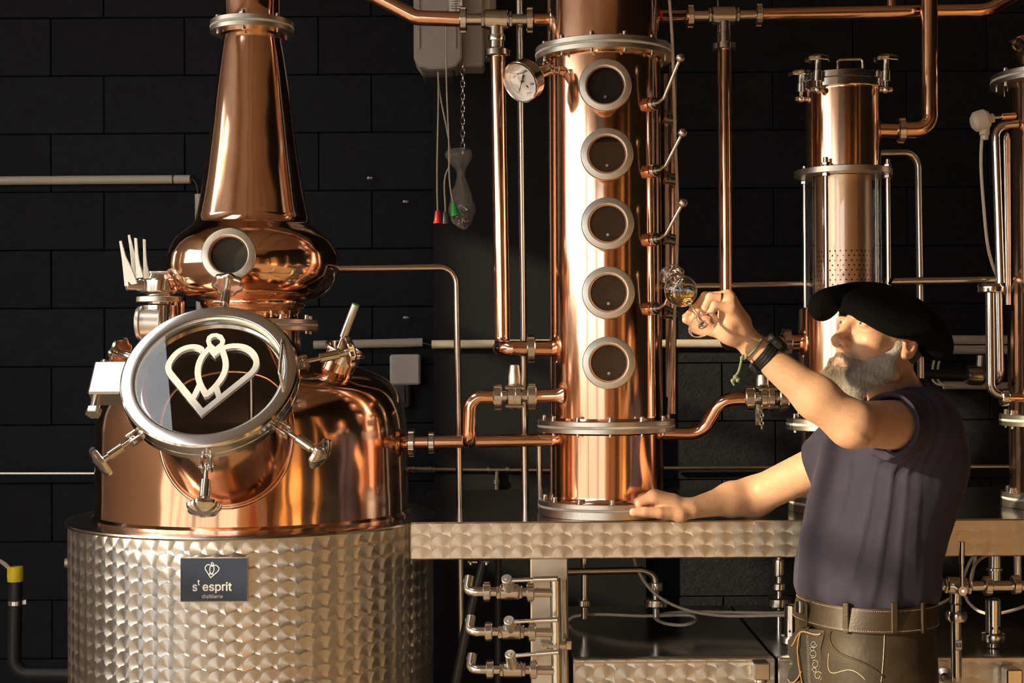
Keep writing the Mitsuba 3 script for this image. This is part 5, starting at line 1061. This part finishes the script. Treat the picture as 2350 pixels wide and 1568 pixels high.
# beret
BU = unit(UH + LH * .34 - FH * .02); BF = unit(FH - BU * np.dot(FH, BU)); BL = np.cross(BU, BF); BC = hl(.002, .010, .059)
def beretf(p):
    q = p - BC; s = np.stack([q @ BF, q @ BL, q @ BU], -1); r = np.hypot(s[:, 0], s[:, 1])
    z = s[:, 2] + .22 * np.maximum(0, -s[:, 0] - .05) + .20 * np.maximum(0, s[:, 0] - .005) + .20 * np.maximum(0, s[:, 1] - .05) * np.clip((s[:, 0] + .02) / .07, 0, 1)
    t = np.stack([s[:, 0], s[:, 1], z], -1)
    d = ell(t, np.array([-.006, .004, .010]), np.array([.134, .138, .050]))
    d = smin(d, ell(t, np.array([.108, -.066, -.024]), np.array([.040, .050, .042])), .03)      # the front rolls down over the brow
    d = smin(d, ell(t, np.array([-.085, .04, -.006]), np.array([.055, .085, .036])), .03)       # the slack at the back
    d = smin(d, ell(s, np.array([0, 0, -.004]), np.array([.104, .086, .036])), .015)            # band round the head
    groove = np.abs(s[:, 1] * .85 - s[:, 0] * .30 + .066) ; d = d + .020 * np.exp(-(groove / .014) ** 2) * np.clip((s[:, 0] - .02) / .05, 0, 1)
    hq = tohead(p); d = smax(d, -ell(hq, np.array([-.012, 0, .024]), np.array([.099, .077, .085])), .004)
    d = smax(d, -(hq[:, 2] - .030 + .012 * 0 + .25 * (hq[:, 0] - .1) * (hq[:, 0] > -.2) * .0) * (1) * np.where(np.hypot(hq[:, 0] - .01, hq[:, 1]) < .095, 1, -1e3) if False else -1, .004) if False else d
    return d + .004 * (meshkit.fbm(p * 16, 2) - .5)
bm = nets(beretf, BC - .24, BC + .24, .0042)
def felt(p, n, uv): return .0006 * N(p.x * 500, p.y * 500, p.z * 500) + .0012 * N(p.x * 130, p.y * 130, p.z * 130)
M('mat_felt', two(bump({'type': 'principled', 'base_color': {'type': 'rgb', 'value': [.0042, .0042, .0046]}, 'roughness': .95, 'specular': .05, 'sheen': .10}, felt, 1e-3)))
bt = part(man_, 'beret', bm, 'mat_felt', 'large black felt beret', smooth=True)
tp = hit(beretf, 2042, 650); part(bt, 'stalk', cyl(tp - BU * .003, tp + BU * .014, .0035, 10), 'mat_felt')
# hair, beard and moustache: a base surface with single hairs combed over it
def hairbase(p):
    q = tohead(p); d = ell(q, np.array([-.014, 0, .022]), np.array([.1030, .0805, .0885])); cut = np.maximum(np.maximum(q[:, 0] + .030 - .050 * np.clip((q[:, 2] - .004) / .012, 0, 1), -.088 - q[:, 2]), q[:, 2] - .06)
    return np.maximum(d, cut)
def beardb(p):
    q = tohead(p); l = np.abs(q[:, 1]); s = np.stack([q[:, 0], l, q[:, 2]], -1); E = lambda *a: np.array(a, float)
    d = rcone(s, E(.010, .070, -.010), E(.022, .063, -.070), .0075, .014); d = smin(d, rcone(s, E(.022, .061, -.072), E(.066, .030, -.112), .019, .028), .02)
    d = smin(d, rcone(s, E(.026, .060, -.045), E(.070, .040, -.090), .008, .012), .02)
    d = smin(d, rcone(q, E(.068, 0, -.118), E(.058, 0, -.158), .029, .022), .02); d = smin(d, rcone(s, E(.077, .012, -.112), E(.066, .030, -.148), .019, .018), .02)
    d = smin(d, rcone(s, E(.0985, .004, -.0685), E(.081, .037, -.0815), .0070, .0070), .006); d = smin(d, rcone(s, E(.080, .038, -.080), E(.072, .037, -.112), .0075, .014), .01)
    d = smin(d, rcone(q, E(.0940, 0, -.0985), E(.086, 0, -.114), .0090, .013), .008)
    return d
BH = nets(beardb, HC - .2, HC + .2, .0034)
M('mat_hair', two({'type': 'principled', 'base_color': {'type': 'mesh_attribute', 'name': 'vertex_color'}, 'roughness': .5, 'specular': .35, 'sheen': .3}))
def haircol(p, r):
    q = tohead(p); dark = np.clip(1.25 - (np.abs(q[:, 1]) / .09 + np.maximum(0, -q[:, 2] - .100) / .030), 0, 1) * np.clip((q[:, 0] - .06) / .03, 0, 1)
    c = np.array([.52, .49, .44]) * (.50 + .85 * r[:, None]); return c * (1 - .75 * dark[:, None]) + np.array([.12, .072, .040]) * .75 * dark[:, None]
bkey = part(man_, 'beard', BH, 'mat_hair', 'full grey beard with a brown moustache', smooth=True, color=haircol(BH.vertices, .35 + .4 * rng.random(len(BH.vertices))) * .7)
n_ = nrm(BH); a_ = trimesh.triangles.area(BH.vertices[BH.faces]); fi = rng.choice(len(BH.faces), 9000, p=a_ / a_.sum()); w3 = rng.dirichlet((1, 1, 1), 9000)
root = (BH.vertices[BH.faces[fi]] * w3[..., None]).sum(1); rn = n_[BH.faces[fi, 0]]; qh = tohead(root)
down = -UH * 1.0 + FH * .12; com = down[None] + .5 * rn + rng.normal(0, .28, root.shape) + np.clip(qh[:, 1:2] / .06, -1, 1) * LH[None] * .15
com -= rn * np.minimum(0, (com * rn).sum(1))[:, None] * .9; com /= np.linalg.norm(com, axis=1, keepdims=True)
Ln = np.where(qh[:, 2] > -.05, .012, np.where(qh[:, 2] > -.09, .016, .026)) * rng.uniform(.6, 1.3, len(root)); Ln = np.where((np.abs(qh[:, 1]) < .028) & (qh[:, 2] > -.098) & (qh[:, 0] > .07), .0075, Ln)
hv, hf, hc = [], [], []
S4 = np.array([0, .4, .75, 1.]); sd = np.cross(com, rn); sd /= np.linalg.norm(sd, axis=1, keepdims=True) + 1e-9; up_ = np.cross(sd, com)
bend = rng.normal(0, .25, (len(root), 1)) * sd - .35 * rn
cen = root[:, None] + (com[:, None] * S4[None, :, None] + bend[:, None] * (S4 ** 2)[None, :, None]) * Ln[:, None, None]
wd = .00034 * (1 - .75 * S4)
ringv = np.stack([cen + wd[None, :, None] * (math.cos(t) * sd[:, None] + math.sin(t) * up_[:, None]) for t in (0, 2.094, 4.189)], 2)
hv = ringv.reshape(-1, 3); base = np.arange(len(root))[:, None] * 12; i, j = np.meshgrid(np.arange(3), np.arange(3), indexing='ij'); a0 = (i * 3 + j).ravel(); b0 = (i * 3 + (j + 1) % 3).ravel()
hf = np.concatenate([np.stack([base + a0, base + b0, base + b0 + 3], -1).reshape(-1, 3), np.stack([base + a0, base + b0 + 3, base + a0 + 3], -1).reshape(-1, 3)])
rc = np.repeat(rng.random(len(root)) ** 1.3, 12)
part(bkey, 'hairs', tm(hv, hf), 'mat_hair', smooth=True, color=np.clip(haircol(np.repeat(root, 12, 0), rc), 0, 1)); labels[bkey + '__hairs'] = {'kind': 'stuff'}
hb_ = nets(hairbase, HC - .2, HC + .2, .004)
part(man_, 'hair', hb_, 'mat_hair', 'short dark hair below the beret', smooth=True, color=np.tile([.035, .024, .018], (len(hb_.vertices), 1)) * (.5 + rng.random((len(hb_.vertices), 1))))
# eyebrows: short single hairs over the brow ridge
bv = []
for sgn in (1, -1):
    for i in range(170):
        t = rng.random(); l = .012 + .040 * t; u_ = .0215 + .008 * math.sin(min(t * 1.25, 1) * 2.2) + rng.normal(0, .0017)
        o_ = hl(.13, sgn * l, u_); q = o_ - FH[None] * np.linspace(0, .10, 160)[:, None]; vv = headf(q); j = int(np.argmax(vv < 0))
        if not (vv < 0).any(): continue
        r_ = q[j]; d_ = unit(LH * sgn * (.4 + .6 * t) + UH * (.7 - .9 * t) + FH * .18 + rng.normal(0, .18, 3)); bv.append(tube([r_ - d_ * .001, r_ + d_ * .004 + FH * .001, r_ + d_ * .0085], [.00030, .00026, .00008], 3))
bb_ = cat(*bv); kb_ = part(man_, 'eyebrows', bb_, 'mat_hair', 'grey-brown eyebrows', smooth=True, color=np.tile([.10, .075, .055], (len(bb_.vertices), 1)))
# ring, watch, bracelet
(ra, r1_), (rb_, r2_) = NH['ring'][0], NH['ring'][1]; rd = unit(rb_ - ra); ro = ra + (rb_ - ra) * .46
part(man_, 'ring', lathe([(.0112, -.0022), (.0126, -.0018), (.0126, .0018), (.0112, .0022)], 32, ro, rd), M('mat_gold', metal((.95, .70, .28), .2)), 'gold ring')
wd_ = unit(EN - WN); wc = P(1757, 816, 2.93); wx = unit(np.cross(wd_, V(0, 1, 0))); wy = np.cross(wd_, wx)
def strap(t): return 1 + .05 * np.cos(2 * t)
wk = part(man_, 'watch', cat(lathe([(.030, -.0115), (.0325, -.012), (.0335, -.010), (.0335, .010), (.0325, .012), (.030, .0115)], 64, wc, wd_)), M('mat_rubber', plastic((.010, .010, .011), .6, .3)), 'chunky black wristwatch with its dial on the upper side')
wn = unit(P(1785, 782, 2.92) - wc); wn = unit(wn - wd_ * (wn @ wd_))
part(wk, 'case', cat(lathe([(0, -.004), (.0215, -.004), (.0230, -.001), (.0230, .007), (.0205, .0105), (.0175, .011), (.0165, .0095), (0, .0095)], 48, wc + wn * .033, wn, mod=lambda t: 1 + .03 * np.cos(8 * t))), 'mat_rubber', smooth=30)
part(wk, 'lug', box(wc - wn * .034 - V(0, .004, 0), (.026, .034, .012), .003, wd_, np.cross(wn, wd_), wn), 'mat_rubber')
for s in (-1, 1): part(wk, 'pin', cyl(wc - wn * .034 + wd_ * .009 * s + np.cross(wn, wd_) * .016, wc - wn * .034 + wd_ * .009 * s + np.cross(wn, wd_) * .019, .002, 10), 'mat_steel')
part(wk, 'button', cyl(wc + wn * .037 + wd_ * .021, wc + wn * .037 + wd_ * .027, .003, 10), 'mat_black')
for s in (-.006, .001, .007): part(wk, 'rib', tube([wc + wd_ * s + (math.cos(t) * wx + math.sin(t) * wy) * .0338 for t in np.linspace(0, 2 * np.pi, 41)], .0009, 6, caps=False), 'mat_black', smooth=True)
M('mat_cord', plastic((.17, .20, .13), .8, .1))
bc_ = P(1727, 798, 2.93)
br = part(man_, 'bracelet', tube([bc_ + (math.cos(t) * wx + math.sin(t) * wy) * .0300 + wd_ * .004 * math.sin(t) for t in np.linspace(0, 2 * np.pi, 41)], .0023, 8, caps=False), 'mat_cord', 'green cord bracelet with knotted hanging ends', smooth=True)
part(br, 'tail', cat(tube(spline([P(1706, 815, 2.905), P(1701, 830, 2.900), P(1697, 848, 2.898), P(1689, 862, 2.898)], 24), .0027, 8), sphere(P(1688, 866, 2.898), .0052, 2), sphere(P(1682, 874, 2.898), .0048, 2), sphere(P(1693, 873, 2.896), .0046, 2), sphere(P(1703, 822, 2.902), .0045, 2), tube([P(1688, 866, 2.898), P(1698, 872, 2.896)], .0028, 8), tube([P(1686, 866, 2.898), P(1681, 878, 2.898), P(1686, 884, 2.898)], .0028, 8)), 'mat_cord', smooth=True)
# tasting glass with spirit
ga = unit(V(-.30, .70, .64)); gf = P(1599, 751, 2.845); gl = .112
gb = gf + ga * gl                                  # centre of the bulb
q_ = P(1563, 668, gb[1]); gb = q_; gf = gb - ga * gl
outer = [(.0315, .0), (.0316, .0012), (.022, .0030), (.008, .0055), (.0045, .011), (.0036, .025), (.0035, .055), (.0042, .068), (.0080, gl - .0335), (.0180, gl - .0285), (.0285, gl - .0165), (.0335, gl), (.0300, gl + .0165), (.0210, gl + .0290), (.0165, gl + .0360), (.0172, gl + .0430), (.0215, gl + .0530), (.0245, gl + .0590)]
innr = [(.0238, gl + .0590), (.0207, gl + .0528), (.0163, gl + .0430), (.0156, gl + .0360), (.0200, gl + .0285), (.0289, gl + .0160), (.0323, gl), (.0273, gl - .0160), (.0170, gl - .0265), (.0060, gl - .0305), (0, gl - .0310)]
gprof = np.vstack([[(0, 0)], smooth_prof(outer[:5], 24), smooth_prof(outer[4:], 60)[1:], smooth_prof(innr, 50)])
M('mat_crystal', {'type': 'dielectric', 'int_ior': 1.5, 'ext_ior': 1.0})
solo('tasting_glass', lathe(gprof, 64, gf, ga), 'mat_crystal', 'small stemmed tasting glass held up by the man', 'glass', smooth=True)
M('mat_spirit', {'type': 'dielectric', 'int_ior': 1.36, 'specular_transmittance': {'type': 'rgb', 'value': [.98, .72, .14]}})
import manifold3d as m3
def to_m3(m): return m3.Manifold(m3.Mesh(np.asarray(m.vertices, np.float32), np.asarray(m.faces, np.uint32)))
ii = [(r * .985, h) for r, h in innr[3:]][::-1]; sp_ = lathe(np.vstack([[(0, ii[0][1] + .0006)], smooth_prof([(r, h + .0003) for r, h in ii], 40), [(0, ii[-1][1])]]), 48, gf, ga)
sp_.merge_vertices(); lv = P(1563, 673, gb[1])[2]
sm_ = to_m3(sp_).trim_by_plane([0, 0, -1.0], -lv).to_mesh(); solo('spirit', tm(sm_.vert_properties[:, :3], sm_.tri_verts), 'mat_spirit', 'amber spirit in the bulb of the tasting glass', 'drink', smooth=25)
